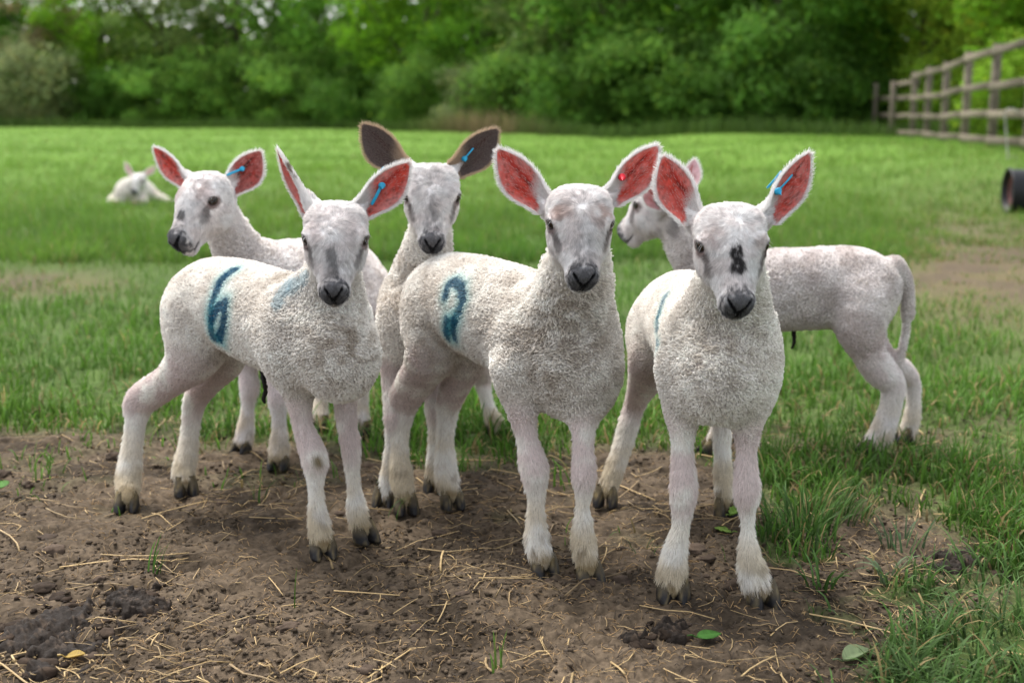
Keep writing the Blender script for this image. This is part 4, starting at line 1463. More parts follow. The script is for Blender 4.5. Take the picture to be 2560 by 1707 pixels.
def part(name, data, root, loc, rot, sc):
    o = bpy.data.objects.new(name, data)
    COL.objects.link(o)
    o.parent = root
    o.rotation_euler = (0, 0, rot)
    o.scale = sc
    return o

def tree(px, d, kind, sc, label, seed):
    rng = random.Random(seed)
    x = (px - 1280) * d / FPX
    root = thing('tree', label, 'tree', (x, d, float(ground_z(np.array([x]), np.array([d]))[0])), TREE_GROUP)
    s = sc
    part('trunk', _trunks[seed % 3], root, None, rng.random() * 6, (s, s, s))
    part('crown', CROWNS[kind], root, None, rng.random() * 6, (s * (.95 + .1 * rng.random()), s, s * (.95 + .1 * rng.random())))

def bush(px, d, kind, sc, label, seed):
    rng = random.Random(seed)
    x = (px - 1280) * d / FPX
    root = thing('bush', label, 'bush', (x, d, float(ground_z(np.array([x]), np.array([d]))[0])), BUSH_GROUP)
    part('foliage', BUSHES[kind], root, None, rng.random() * 6, (sc, sc, sc * (.9 + .25 * rng.random())))

T = [
    (-120, 54, 'dense', 1.1, 'dark green tree at the left edge of the wood'),
    (70, 58, 'mid', 1.15, 'tall green tree behind the pale olive bush'),
    (135, 53, 'brown', 1.0, 'thin brownish tree above the pale olive bush'),
    (275, 52, 'bright', 1.0, 'bright green tree between the olive bush and the grey-green tree'),
    (440, 51, 'grey', 1.05, 'grey-green tree right of the bright green one at left'),
    (610, 52, 'open', 1.05, 'open tree with sky gaps, left one of the gappy pair'),
    (790, 51, 'open', 1.0, 'open tree with sky showing through above the lamb marked 6'),
    (520, 59, 'open', 1.1, 'open tree standing deep behind the grey-green tree'),
    (705, 58, 'open', 1.1, 'open tree standing deep behind the gappy pair'),
    (900, 48, 'dense', 1.0, 'dark tree between the gappy trees and the bright tree'),
    (1060, 44, 'bright', 1.05, 'bright leafy tree behind the dark-eared lamb'),
    (1240, 41, 'mid', 1.1, 'broad green tree behind the middle lamb'),
    (1420, 37, 'grey', 1.0, 'dull olive tree in the middle of the hedge line'),
    (1580, 35, 'dense', 1.0, 'dense dark tree above the hind end of the camera-facing lamb'),
    (1740, 34, 'mid', .95, 'mid green tree above the camera-facing lamb'),
    (1930, 32, 'dense', .95, 'very dark tree over the deep shade left of the fence'),
    (2090, 33, 'mid', .9, 'green tree rising behind the far end of the fence'),
    (2260, 33, 'yellow', 1.0, 'light yellow-green tree behind the fence corner'),
    (2440, 30, 'yellow', 1.0, 'sunny yellow-green tree behind the middle of the fence'),
    (2640, 27, 'bright', 1.0, 'bright green tree at the right edge behind the fence'),
    (2860, 27, 'mid', 1.0, 'green tree beyond the right edge of the fence'),
]
for i, a in enumerate(T):
    tree(*a, 300 + i)
Bs = [
    (60, 50, 'olive', 1.45, 'pale olive rounded bush at the far left of the field'),
    (-190, 50, 'olive', 1.3, 'olive bush at the extreme left field edge'),
    (300, 50, 'dark', 1.0, 'low dark bush below the bright green tree'),
    (450, 48.5, 'green', 1.15, 'rounded green bush below the grey-green tree'),
    (620, 48.5, 'green', 1.2, 'rounded green bush under the gappy tree'),
    (780, 47, 'green', 1.2, 'wide bush above the head of the lamb marked 6'),
    (930, 44, 'dark', 1.2, 'dark bush left of the dark-eared lamb'),
    (1080, 40, 'green', .9, 'low green bush behind the dark-eared lamb'),
    (1210, 38, 'olive', .8, 'olive bush over the dry grass strip'),
    (1350, 36, 'green', 1.1, 'green bush between the dry strip and the middle lamb'),
    (1500, 33, 'dark', 1.1, 'dark bush right above the ears of the middle lamb'),
    (1640, 32, 'green', 1.0, 'green bush above the gap between the right lambs'),
    (1770, 31, 'dark', 1.05, 'dark bush above the camera-facing lamb'),
    (1920, 30, 'dark', 1.1, 'darkest bush in the shade left of the fence'),
    (2060, 31, 'dark', 1.0, 'dark bush at the far end of the fence'),
    (2250, 34.5, 'green', .9, 'green bush seen through the fence corner'),
    (2400, 29, 'bright', 1.0, 'bright bush seen through the fence rails'),
    (2580, 25, 'bright', 1.0, 'bright bush behind the near end of the fence'),
]
for i, a in enumerate(Bs):
    bush(*a, 600 + i)

def woodland():
    """the deep wood behind the first trees, one mass of leaves"""
    rng = np.random.default_rng(88)
    px = np.array([-1700, 0, 800, 1100, 1500, 2100, 2560, 4400.]); dd = np.array([60, 58, 56, 49, 41, 38, 36, 30.])
    tp = np.array([5.6, 4.8, 3.7, 4.8, 6.0, 6.0, 6.0, 6.0])
    n = 44000
    q = rng.random(n) * 6100 - 1700
    d = np.interp(q, px, dd) + rng.random(n) * 5
    x = (q - 1280) * d / FPX
    top = np.interp(q, px, tp) * (.75 + .5 * fbm(xy0(x, d, .45), 3, 91))
    z = rng.random(n) * top
    nrm = unit(rng.normal(0, 1, (n, 3)) + np.array([0, -.3, .5]))
    a = unit(np.cross(nrm, rng.normal(0, 1, (n, 3)))); b = np.cross(nrm, a)
    s = .20 + .18 * rng.random(n)
    P_ = np.stack([x, d, z], 1)
    Q = np.stack([P_ - a * s[:, None], P_ + b * (s * .6)[:, None], P_ + a * s[:, None], P_ - b * (s * .6)[:, None]], 1)
    col = np.array((.05, .105, .016)) * (.6 + .8 * fbm(P_ * .7, 2, 92))[:, None] * (.7 + .6 * rng.random((n, 1)))
    tag(mesh_np('woodland', Q.reshape(-1, 3), np.arange(n * 4).reshape(-1, 4), np.repeat(col[:, None], 4, 1).reshape(-1, 3), smooth=False, mat=M_LEAF), kind='stuff')
woodland()

# tall dry grass at the foot of the hedge
def verge():
    rng = np.random.default_rng(99)
    n = 9000
    q = rng.random(n) * 3600 - 500
    d = np.interp(q, [-500, 0, 800, 1100, 1500, 2100, 3100], [47.5, 46.5, 43.0, 34.5, 29, 26.0, 25]) + rng.random(n) * 1.6
    x = (q - 1280) * d / FPX
    z = ground_z(x, d)
    dry = np.exp(-((q - 1210) / 120)**2)
    tall = .22 + .35 * fbm(xy0(x, d, .9), 3, 95) + .35 * dry
    col = np.array((.085, .15, .03)) * (1 - dry[:, None]) + np.array((.27, .20, .11)) * dry[:, None]
    col = col * (.6 + .8 * rng.random((n, 1)))
    blades('verge_grass', np.stack([x, d, z], 1), tall * (.6 + .6 * rng.random(n)), np.full(n, .02), col, .3 + .7 * rng.random(n), rng.random(n) * 6.283, 2)
verge()

# ------------------------------------------------------------------ fence, stake, bucket
M_WOOD = attr_mat('weathered_wood', 0.85, 0.15, 0.35, 14.0, 0.6)
def box_mesh(name, a, b, w, h, up=(0, 0, 1), rng=None):
    """plank from a to b, w wide (horizontal), h high, with eased edges and a slight bow"""
    a, b = np.asarray(a, float), np.asarray(b, float)
    t = unit(b - a); s = unit(np.cross(t, np.asarray(up, float))); u = np.cross(s, t)
    e = .006
    prof = [(-w/2+e, -h/2), (w/2-e, -h/2), (w/2, -h/2+e), (w/2, h/2-e), (w/2-e, h/2), (-w/2+e, h/2), (-w/2, h/2-e), (-w/2, -h/2+e)]
    V = []
    for c in (a, a + (b - a) * .5 + u * (rng.uniform(-.008, .008) if rng else 0), b):
        for q, r in prof:
            V.append(c + s * q + u * r)
    F4 = [(i*8 + j, i*8 + (j+1) % 8, (i+1)*8 + (j+1) % 8, (i+1)*8 + j) for i in range(2) for j in range(8)]
    F8 = [tuple(range(7, -1, -1)), tuple(16 + k for k in range(8))]
    return np.array(V), [np.array(F4), np.array(F8)]

def build_fence():
    rng = random.Random(4)
    def at(d): return np.array([2.64 + .2 * d, d, 0.0])
    ds = [24.3 - 2.2 * k for k in range(8)]
    posts = [at(d) for d in ds]
    c0 = posts[0]
    side = [c0 + np.array([.28, 2.3, 0]) * k for k in (1, 2, 3)]
    root = thing('wooden_fence', 'weathered grey wooden post and rail fence at right', 'fence', posts[3])
    def gz(p): return float(ground_z(np.array([p[0]]), np.array([p[1]]))[0])
    def col(n): 
        k = rng.uniform(.75, 1.15)
        return np.repeat(np.array([[.150 * k, .125 * k, .094 * k]]), n, 0)
    def post(p, h=1.22):
        z = gz(p)
        V, F = box_mesh('post', p + [0, 0, z - .25], p + [0, 0, z + h], .088, .088, up=(0, 1, 0), rng=rng)
        mesh_np('post', V, F, col(len(V)), smooth=False, mat=M_WOOD, parent=root)
    def rail(p, q, h, off):
        V, F = box_mesh('rail', p + off + [0, 0, gz(p) + h + rng.uniform(-.012, .012)], q + off + [0, 0, gz(q) + h + rng.uniform(-.012, .012)], .034, .088, rng=rng)
        mesh_np('rail', V, F, col(len(V)), smooth=False, mat=M_WOOD, parent=root)
    for p in posts: post(p)
    for p in side: post(p, 1.12)
    line = unit(posts[1] - posts[0])
    nrm = np.array([-line[1], line[0], 0])
    off = nrm * (.062 if nrm[0] < 0 else -.062)
    for i in range(len(posts) - 1):
        g = unit(posts[i+1] - posts[i]) * .003
        for h in (.10, .40, .73, 1.12):
            rail(posts[i] + g, posts[i+1] - g, h, off)
    pr = [c0] + side
    line = unit(pr[1] - pr[0]); nrm = np.array([-line[1], line[0], 0]); off2 = nrm * (-.0725 if nrm[1] > 0 else .0725)
    for i in range(3):
        g = unit(pr[i+1] - pr[i]) * .003
        for h in (.10, .42, .77) + ((1.05,) if i == 0 else ()):
            rail(pr[i] + g, pr[i+1] - g, h, off2)
build_fence()

def build_stake():
    b = P(2524, 402, 11.6)
    z = float(ground_z(np.array([b[0]]), np.array([b[1]]))[0])
    root = thing('fence_stake', 'thin pale stake with bent top in front of the wooden fence', 'stake', (b[0], b[1], z))
    t = P(2512, 284, 11.6)
    b[2] = z - .1
    pts = [b, b * .5 + t * .5, t, t + [.012, 0, .03], t + [.05, 0, .042], t + [.10, 0, .03], t + [.12, 0, .0]]
    V, F = tube_simple(pts, .0075, 8)
    mesh_np('rod', V, F, np.repeat(np.array([[.42, .40, .36]]), len(V), 0), mat=M_WOOD, parent=root)
    f = b * .93 + t * .07 + np.array([0, 0, .1])
    V, F = tube_simple([f, f + [.07, 0, 0], f + [.075, 0, -.1]], .006, 6)
    mesh_np('foot_peg', V, F, np.repeat(np.array([[.30, .28, .25]]), len(V), 0), mat=M_WOOD, parent=root)
build_stake()

M_BUCKET = attr_mat('black_rubber', 0.55, 0.3, 0.15, 20.0, 0.2)
def build_bucket():
    g = P(2515, 541, 7.75)
    gz = float(ground_z(np.array([g[0]]), np.array([g[1]]))[0])
    r = .136
    root = thing('feed_bucket', 'black feed bucket lying on its side at the right edge', 'bucket', (g[0], g[1], gz))
    ax = unit(np.array([.99, -.10, .0])); u = np.array([0, 0, 1.0]); s = np.cross(ax, u)
    c = np.array([g[0], g[1], gz + r - .004])
    n = 40
    def lathe(prof, name, col, close=None):
        V, F = [], []
        for z, rr in prof:
            for j in range(n):
                q = 6.28318 * j / n
                V.append(c + ax * z + (s * math.cos(q) + u * math.sin(q)) * rr)
        for i in range(len(prof) - 1):
            for j in range(n):
                F.append((i*n + j, i*n + (j+1) % n, (i+1)*n + (j+1) % n, (i+1)*n + j))
        Fs = [np.array(F)]
        if close is not None:
            V.append(c + ax * prof[close][0])
            k = (len(prof) - 1 if close == -1 else close) * n
            Fs.append(np.array([(k + j, k + (j+1) % n, len(V) - 1) for j in range(n)]))
        mesh_np(name, np.array(V), Fs, np.repeat(np.array([col]), len(V), 0), mat=M_BUCKET, parent=root)
    lathe([(.0, r - .014), (-.004, r - .010), (-.004, r - .002), (.0, r), (.012, r), (.016, r - .006), (.40, r - .012), (.43, r - .02), (.43, 0.001)], 'shell', (.014, .014, .016))
    lathe([(.0, r - .0141), (.035, r - .018), (.036, r - .05)], 'rim', (.02, .016, .017))
    lathe([(.034, r - .022), (.030, r - .030), (.030, r - .060), (.036, r - .066)], 'lining', (.10, .030, .026))
    lathe([(.038, r - .05), (.040, .03), (.040, .002)], 'bottom', (.035, .028, .028), close=-1)
build_bucket()
# ------------------------------------------------------------------ poses, one lamb at a time
def J(px, py, d, r):
    return list(P(px, py, d)) + [r]

def JP(px, py, d, rpx, fur=.003):
    p = P(px, py, d)
    return list(p) + [max(rpx * proj(p)[2] / FPX - fur, .006)]

def leg(name, hoof, joints, wool=None, fur=.0048, kout=.020):
    """hoof: pixel under the foot; joints from the top down: px, py, half width in px, distance offset from the foot"""
    g = GP(*hoof)
    x, y, r, off = joints[-1]
    joints = joints[:-1] + [(x, y - 4, r * .92, off)]
    rm = np.mean([j[2] for j in joints[4:]])
    pts = [JP(x, y, g[1] + off, (rm + 1.40 * (r - rm)) * (.95 if i < len(joints) - 2 else .88) if i >= 3 else r * .92, fur if i > 1 else .003) for i, (x, y, r, off) in enumerate(joints)]
    return (name, pts, dict(n=5, kin=.003, kout=kout, wool=wool)), g

def ear_spec(base, tip, width_px, face, **kw):
    b, t = P(*base), P(*tip)
    z = proj((b + t) / 2)[2]
    return dict(base=b, tip=t, width=width_px * z / FPX, face=np.array(face, float), **kw)

def lamb_spec(label, seed, torso, neck, legs, head, ears, lumps=(), toes=None, hoof_s=None, **kw):
    if not kw.pop('keep', False):
        torso = [t[:2] + [t[2] + .0045, t[3] - .0055] for t in torso]
        neck = [t[:3] + [t[3] - .006] for t in neck]
        for _, prims, _k in lumps:
            for e in prims: e.r = e.r - .006
    chains = [('torso', torso, dict(n=6, kin=.006, kout=.03)), ('neck', neck, dict(n=5, kin=.004, kout=.035, wool=kw.pop('neck_wool', (.35, .75))))]
    feet = []
    for i, (c, g) in enumerate(legs):
        chains.append(c)
        feet.append((g, toes[i], hoof_s[i] if hoof_s else 1.0))
    for nm, pts, k in kw.pop('extra', ()):
        chains.append((nm, pts, k))
    base = np.mean([f[0] for f in feet], 0) if feet else np.array([0, 0, 0])
    base[2] = 0
    d = dict(label=label, seed=seed, chains=chains, head=head, ears=ears, lumps=lumps, feet=feet, base=base)
    d.update(kw)
    return d

BLUE = (.004, .075, .16)
LAMBS = []

# --- the lamb with the blue 6, front left
FH, HH = (.12, .26), (.30, .50)
legs = [
    leg('leg_front_a', (808, 1390), [(745, 905, 66, .02), (747, 985, 40, .015), (757, 1062, 33, .01), (785, 1140, 37, 0.0), (789, 1185, 30, 0), (790, 1240, 26, .0), (797, 1310, 33, .005), (805, 1362, 34, -.002)], FH),
    leg('leg_front_b', (912, 1352), [(850, 900, 62, .03), (862, 985, 36, .02), (866, 1045, 32, .01), (877, 1118, 29, 0.0), (880, 1165, 25, 0), (884, 1210, 23, 0), (892, 1275, 30, .005), (904, 1327, 32, -.002)], FH),
    leg('leg_hind_a', (318, 1275), [(505, 795, 96, .03), (488, 880, 76, -.01), (432, 945, 52, .02), (354, 1000, 42, .065), (340, 1050, 32, .06), (331, 1110, 31, .05), (321, 1195, 36, .03), (320, 1245, 33, 0.0)], HH),
    leg('leg_hind_b', (466, 1236), [(575, 800, 88, .0), (560, 890, 62, -.01), (525, 945, 45, .02), (488, 1000, 33, .05), (478, 1060, 28, .05), (470, 1115, 29, .04), (459, 1175, 33, .02), (463, 1212, 27, 0.0)], HH)]
torso = [J(508, 765, 1.97, .060), J(545, 758, 1.95, .067), J(605, 775, 1.90, .072), J(665, 800, 1.85, .074), J(745, 830, 1.79, .074), J(800, 858, 1.745, .070), J(830, 875, 1.71, .058)]
neck = [J(795, 815, 1.765, .064), J(812, 760, 1.745, .056), J(832, 690, 1.72, .041), J(840, 625, 1.71, .033)]
LAMBS.append(lamb_spec(
    'white lamb with blue 6 painted on its flank, standing on the bare soil', 11, torso, neck, legs,
    dict(eyes=(838, 595, 1.655), yaw=5, pitch=42, roll=-1, s=.945, muz=.86),
    [ear_spec((792, 530, 1.70), (694, 375, 1.73), 78, (-.95, -.25, .12), bk=.001, cup=1.15, dirt_amt=.6, back_dirt=1.0, fringe=.9),
     ear_spec((893, 530, 1.70), (1023, 408, 1.72), 92, (.25, -1, .0), cup=.75,
              tags=[dict(a=(928, 508, 1.68), b=(952, 466, 1.68)), dict(a=(946, 436, 1.715), b=(960, 418, 1.715), free=True, head=False)])],
    lumps=[('breast', [EL(P(855, 905, 1.70), (.050, .050, .058), np.eye(3))], dict(kout=.03)),
           ('shoulder', [EL(P(725, 850, 1.745), (.040, .055, .066), np.eye(3))], dict(kout=.03)),
           ('hip', [EL(P(498, 800, 1.95), (.052, .06, .064), np.eye(3))], dict(kout=.03))],
    toes=[(.35, -1), (.75, -.8), (.15, -1), (.35, -1)],
    marks=[([[(585, 678), (556, 702), (540, 735), (532, 775), (529, 815), (535, 842), (552, 845)],
             [(529, 800), (548, 768), (564, 758), (566, 790), (560, 825), (550, 845)]], .0080, BLUE, 1.0),
           ([[(725, 712), (708, 738), (698, 757)], [(760, 700), (735, 722)]], .011, (.08, .33, .45), .38)],
    dirt=[(P(850, 860, 1.66), .07, .50), (P(720, 690, 1.78), .05, .5), (P(560, 930, 1.85), .09, .35)],
    stains=[(P(800, 1150, 1.70), .017, (.20, .14, .035), .9), (P(884, 1150, 1.76), .016, (.40, .32, .16), .6), (P(318, 1210, 1.90), .025, (.55, .60, .56), .5)],
    patch=[(.002, .092, .0065, .010, .55), (.001, .110, .0075, .010, .5)], bridge=.55, brow=.15, tear=.85,
    cord=[(656, 905, 1.83, .004), (658, 936, 1.81, .004), (660, 955, 1.80, .0035), (664, 975, 1.80, .0032), (659, 995, 1.80, .0028), (662, 1008, 1.80, .0018)],
    grub=.32))

# --- the lamb with the blue mark like a 2, middle of the front row
legs = [
    leg('leg_front_a', (1361, 1437), [(1290, 925, 66, .03), (1303, 1010, 45, .02), (1316, 1090, 35, .01), (1335, 1170, 40, 0.0), (1339, 1215, 33, 0), (1340, 1265, 28, 0), (1342, 1345, 37, .005), (1354, 1405, 37, -.002)], FH),
    leg('leg_front_b', (1474, 1458), [(1480, 930, 64, .04), (1463, 1010, 44, .03), (1458, 1100, 34, .01), (1460, 1180, 35, 0.0), (1459, 1225, 29, 0), (1457, 1265, 25, 0), (1459, 1350, 36, .005), (1468, 1422, 35, -.002)], FH),
    leg('leg_hind_a', (1015, 1280), [(1100, 805, 98, .01), (1080, 880, 70, -.03), (1054, 930, 58, -.01), (1010, 1000, 42, .045), (1003, 1050, 32, .04), (998, 1110, 28, .03), (1003, 1190, 34, .015), (1013, 1250, 30, 0.0)], HH),
    leg('leg_hind_b', (1130, 1268), [(1180, 810, 88, .0), (1165, 890, 62, -.02), (1145, 945, 48, 0), (1122, 1010, 34, .04), (1116, 1060, 29, .04), (1112, 1110, 28, .03), (1117, 1190, 34, .015), (1128, 1240, 31, 0.0)], HH)]
torso = [J(1102, 760, 1.95, .061), J(1138, 752, 1.93, .069), J(1200, 775, 1.87, .075), J(1265, 800, 1.81, .077), J(1345, 840, 1.755, .077), J(1400, 880, 1.715, .074), J(1425, 905, 1.685, .062)]
neck = [J(1408, 830, 1.71, .069), J(1430, 750, 1.675, .056), J(1446, 650, 1.645, .044), J(1450, 580, 1.64, .037)]
LAMBS.append(lamb_spec(
    'white lamb with blue mark like a 2 on its flank and a red ear stud', 12, torso, neck, legs,
    dict(eyes=(1452, 556, 1.585), yaw=4, pitch=42, roll=-1, s=.93, muz=1.02),
    [ear_spec((1374, 520, 1.63), (1244, 374, 1.66), 100, (-.2, -1, .05), cup=.70),
     ear_spec((1516, 500, 1.63), (1645, 366, 1.66), 96, (.2, -1, .0), cup=.70,
              tags=[dict(a=(1546, 440, 1.6), b=(1551, 443, 1.6), red=True, w=.006, spike=.012)])],
    lumps=[('breast', [EL(P(1440, 940, 1.67), (.058, .052, .062), np.eye(3))], dict(kout=.03)),
           ('shoulder', [EL(P(1310, 890, 1.72), (.042, .055, .070), np.eye(3))], dict(kout=.03)),
           ('hip', [EL(P(1096, 800, 1.93), (.050, .06, .067), np.eye(3))], dict(kout=.03))],
    toes=[(.30, -1), (.35, -1), (.25, -1), (.35, -1)],
    marks=[([[(1117, 742), (1122, 715), (1140, 705), (1158, 720), (1160, 752), (1150, 785), (1136, 805), (1122, 825)],
             [(1120, 800), (1120, 840)], [(1140, 800), (1139, 842)]], .0075, BLUE, .9)],
    dirt=[(P(1400, 900, 1.63), .10, .40), (P(1100, 900, 1.87), .09, .35), (P(1410, 760, 1.62), .05, .4)],
    stains=[(P(1468, 1243, 1.63), .011, (.20, .14, .035), .9), (P(1468, 1360, 1.63), .012, (.42, .33, .15), .7), (P(1130, 1195, 1.88), .012, (.35, .28, .12), .7)],
    bridge=.60, brow=.75, brow_col=(.46, .32, .27), tear=.9, bridge0=.058,
    cord=[(1244, 950, 1.80, .004), (1250, 975, 1.78, .004), (1256, 985, 1.77, .004), (1259, 1000, 1.77, .003)], crown_grey=.3,
    grub=.45, fleece_len=.0040))

# --- the lamb facing the camera, front right
legs = [
    leg('leg_front_a', (1682, 1498), [(1700, 930, 60, .03), (1706, 1020, 50, .02), (1706, 1115, 36, .01), (1709, 1220, 40, 0.0), (1706, 1270, 34, 0), (1702, 1310, 30, 0), (1688, 1375, 36, .0), (1679, 1435, 42, .004), (1681, 1472, 40, -.002)], (.14, .28)),
    leg('leg_front_b', (1905, 1512), [(1885, 930, 60, .03), (1873, 1020, 50, .02), (1866, 1125, 34, .01), (1867, 1222, 39, 0.0), (1868, 1270, 30, 0), (1869, 1315, 26, 0), (1873, 1385, 34, .0), (1885, 1440, 42, .004), (1898, 1482, 38, -.002)], (.14, .28)),
    leg('leg_hind_a', (1514, 1262), [(1655, 830, 95, .0), (1636, 890, 72, -.03), (1615, 945, 52, -.01), (1588, 1008, 31, .04), (1570, 1065, 31, .04), (1555, 1120, 29, .03), (1528, 1195, 30, .015), (1517, 1236, 27, 0.0)], HH),
    leg('leg_hind_b', (1815, 1292), [(1790, 830, 85, .0), (1800, 900, 60, -.03), (1806, 950, 46, -.01), (1808, 1020, 31, .04), (1806, 1075, 28, .04), (1806, 1130, 27, .03), (1810, 1215, 30, .015), (1815, 1264, 27, 0.0)], HH)]
torso = [J(1697, 790, 2.00, .058), J(1708, 788, 1.95, .066), J(1733, 815, 1.85, .072), J(1762, 850, 1.75, .073), J(1786, 885, 1.66, .071), J(1797, 912, 1.60, .066), J(1800, 926, 1.565, .056)]
neck = [J(1802, 850, 1.61, .066), J(1818, 780, 1.585, .056), J(1828, 700, 1.555, .045), J(1832, 620, 1.54, .036)]
LAMBS.append(lamb_spec(
    'white lamb facing the camera with black patch on its nose and blue ear tag', 13, torso, neck, legs,
    dict(eyes=(1832, 610, 1.485), yaw=2, pitch=42, roll=0, s=.945, muz=1.02),
    [ear_spec((1742, 555, 1.53), (1657, 391, 1.56), 104, (-.35, -1, .05), cup=.75, dirt_amt=.75, fringe=1.0),
     ear_spec((1908, 548, 1.53), (2025, 384, 1.56), 92, (.35, -1, .0), cup=.80, fringe=1.0,
              tags=[dict(a=(1976, 437, 1.5), b=(1940, 478, 1.5), w=.0022), dict(a=(1916, 470, 1.545), b=(1952, 427, 1.545), free=True, head=False, w=.0026)])],
    lumps=[('breast', [EL(P(1799, 962, 1.55), (.056, .050, .052), np.eye(3))], dict(kout=.03)),
           ('shoulder', [EL(P(1714, 905, 1.615), (.031, .052, .066), np.eye(3)), EL(P(1880, 905, 1.60), (.030, .052, .066), np.eye(3))], dict(kout=.03)),
           ('hip', [EL(P(1650, 830, 1.98), (.046, .06, .066), np.eye(3))], dict(kout=.03))],
    toes=[(.0, -1), (.22, -1), (-.2, -1), (.1, -1)], hoof_s=[1.1, 1.1, 1, 1],
    marks=[([[(1668, 735), (1655, 765), (1648, 790)], [(1648, 790), (1642, 820), (1640, 860)]], .0055, BLUE, .55)],
    dirt=[(P(1790, 860, 1.53), .09, .30)],
    stains=[(P(1709, 1240, 1.52), .018, (.50, .40, .25), .5), (P(1866, 1245, 1.51), .018, (.42, .33, .17), .6), (P(1690, 1460, 1.52), .02, (.5, .42, .3), .5)],
    patch=[(.0012, .080, .0078, .0105, 1.0), (.0002, .096, .0092, .0110, 1.0)], bridge=.3, brow=.45, tear=.9, bridge0=.10,
    grub=.28))

# --- rear lambs, out of focus
legs = [
    leg('leg_front_a', (606, 1129), [(610, 780, 60, .04), (617, 870, 42, .02), (620, 930, 30, .01), (624, 968, 28, 0.0), (621, 1000, 23, 0), (618, 1035, 22, 0), (612, 1085, 28, .004), (608, 1112, 27, -.002)], FH),
    leg('leg_front_b', (697, 1170), [(690, 790, 60, .04), (690, 890, 38, .02), (691, 960, 30, .01), (695, 1000, 29, 0.0), (697, 1035, 24, 0), (698, 1065, 23, 0), (698, 1115, 30, .004), (696, 1148, 29, -.002)], FH),
    leg('leg_hind_a', (800, 1075), [(870, 730, 90, .05), (860, 800, 66, .0), (840, 850, 44, .0), (812, 900, 28, .05), (806, 950, 23, .04), (802, 1000, 22, .03), (800, 1040, 25, .01), (801, 1060, 23, 0)], HH),
    leg('leg_hind_b', (905, 1090), [(905, 735, 90, .05), (905, 800, 66, .0), (900, 850, 44, .0), (905, 905, 28, .05), (905, 955, 23, .04), (904, 1005, 22, .03), (904, 1050, 25, .01), (905, 1074, 23, 0)], HH)]
torso = [J(880, 705, 2.50, .066), J(850, 695, 2.46, .072), J(780, 700, 2.38, .074), J(710, 710, 2.30, .074), J(650, 730, 2.235, .074), J(618, 745, 2.20, .064)]
neck = [J(640, 700, 2.24, .060), J(595, 625, 2.205, .043), J(560, 555, 2.18, .036), J(540, 505, 2.165, .033)]
LAMBS.append(lamb_spec(
    'pink-skinned lamb with turned head and blue ear tag behind the lamb marked 6', 14, torso, neck, legs,
    dict(eyes=(492, 500, 2.09), yaw=-34, pitch=34, roll=4, s=.98, muz=1.0),
    [ear_spec((480, 458, 2.15), (384, 370, 2.20), 62, (-.5, -1, -.1), cup=.9, dirt_amt=.9),
     ear_spec((566, 480, 2.17), (652, 378, 2.20), 86, (.1, -1, -.05), cup=.7, dirt_amt=1.0, inner=(.42, .05, .035),
              tags=[dict(a=(566, 438, 2.13), b=(604, 421, 2.13))])],
    toes=[(-.4, -1), (-.1, -1), (-.5, -1), (-.5, -1)],
    dirt=[(P(650, 610, 2.2), .03, .5)], patch=[(-.003, .100, .008, .010, .8)], bridge=.25, brow=.5, tear=.9, bridge0=.09,
    white=(.90, .86, .84), grub=.22, pink=.3, q=.6, h=.005, hf=.0026, fleece_len=.0040, speck=.3))

legs = [
    leg('leg_front_a', (962, 1262), [(1000, 790, 62, .05), (985, 880, 40, .03), (978, 950, 31, .02), (985, 1040, 29, 0.0), (981, 1085, 23, 0), (977, 1130, 22, 0), (970, 1210, 27, .004), (969, 1252, 26, -.002)], FH),
    leg('leg_front_b', (1088, 1228), [(1085, 790, 62, .05), (1085, 880, 40, .03), (1084, 940, 31, .02), (1088, 1020, 29, 0.0), (1087, 1060, 23, 0), (1087, 1100, 22, 0), (1086, 1170, 27, .004), (1088, 1208, 26, -.002)], FH),
    leg('leg_hind_a', (1238, 1086), [(1200, 760, 84, .03), (1196, 830, 60, -.04), (1190, 880, 42, -.02), (1205, 945, 27, .03), (1213, 985, 22, .02), (1222, 1020, 22, .01), (1236, 1055, 27, .0), (1238, 1072, 24, 0)], HH),
    leg('leg_hind_b', (1090, 1075), [(1130, 760, 84, .03), (1120, 830, 60, -.04), (1105, 880, 42, -.02), (1092, 940, 27, .03), (1090, 980, 22, .02), (1090, 1015, 22, .01), (1090, 1045, 25, .0), (1090, 1062, 23, 0)], HH)]
torso = [J(1168, 745, 2.40, .062), J(1160, 745, 2.36, .067), J(1130, 755, 2.26, .071), J(1095, 775, 2.16, .072), J(1060, 795, 2.08, .070), J(1042, 815, 2.035, .060)]
neck = [J(1052, 740, 2.07, .062), J(1062, 660, 2.045, .047), J(1075, 580, 2.025, .037), J(1078, 520, 2.02, .033)]
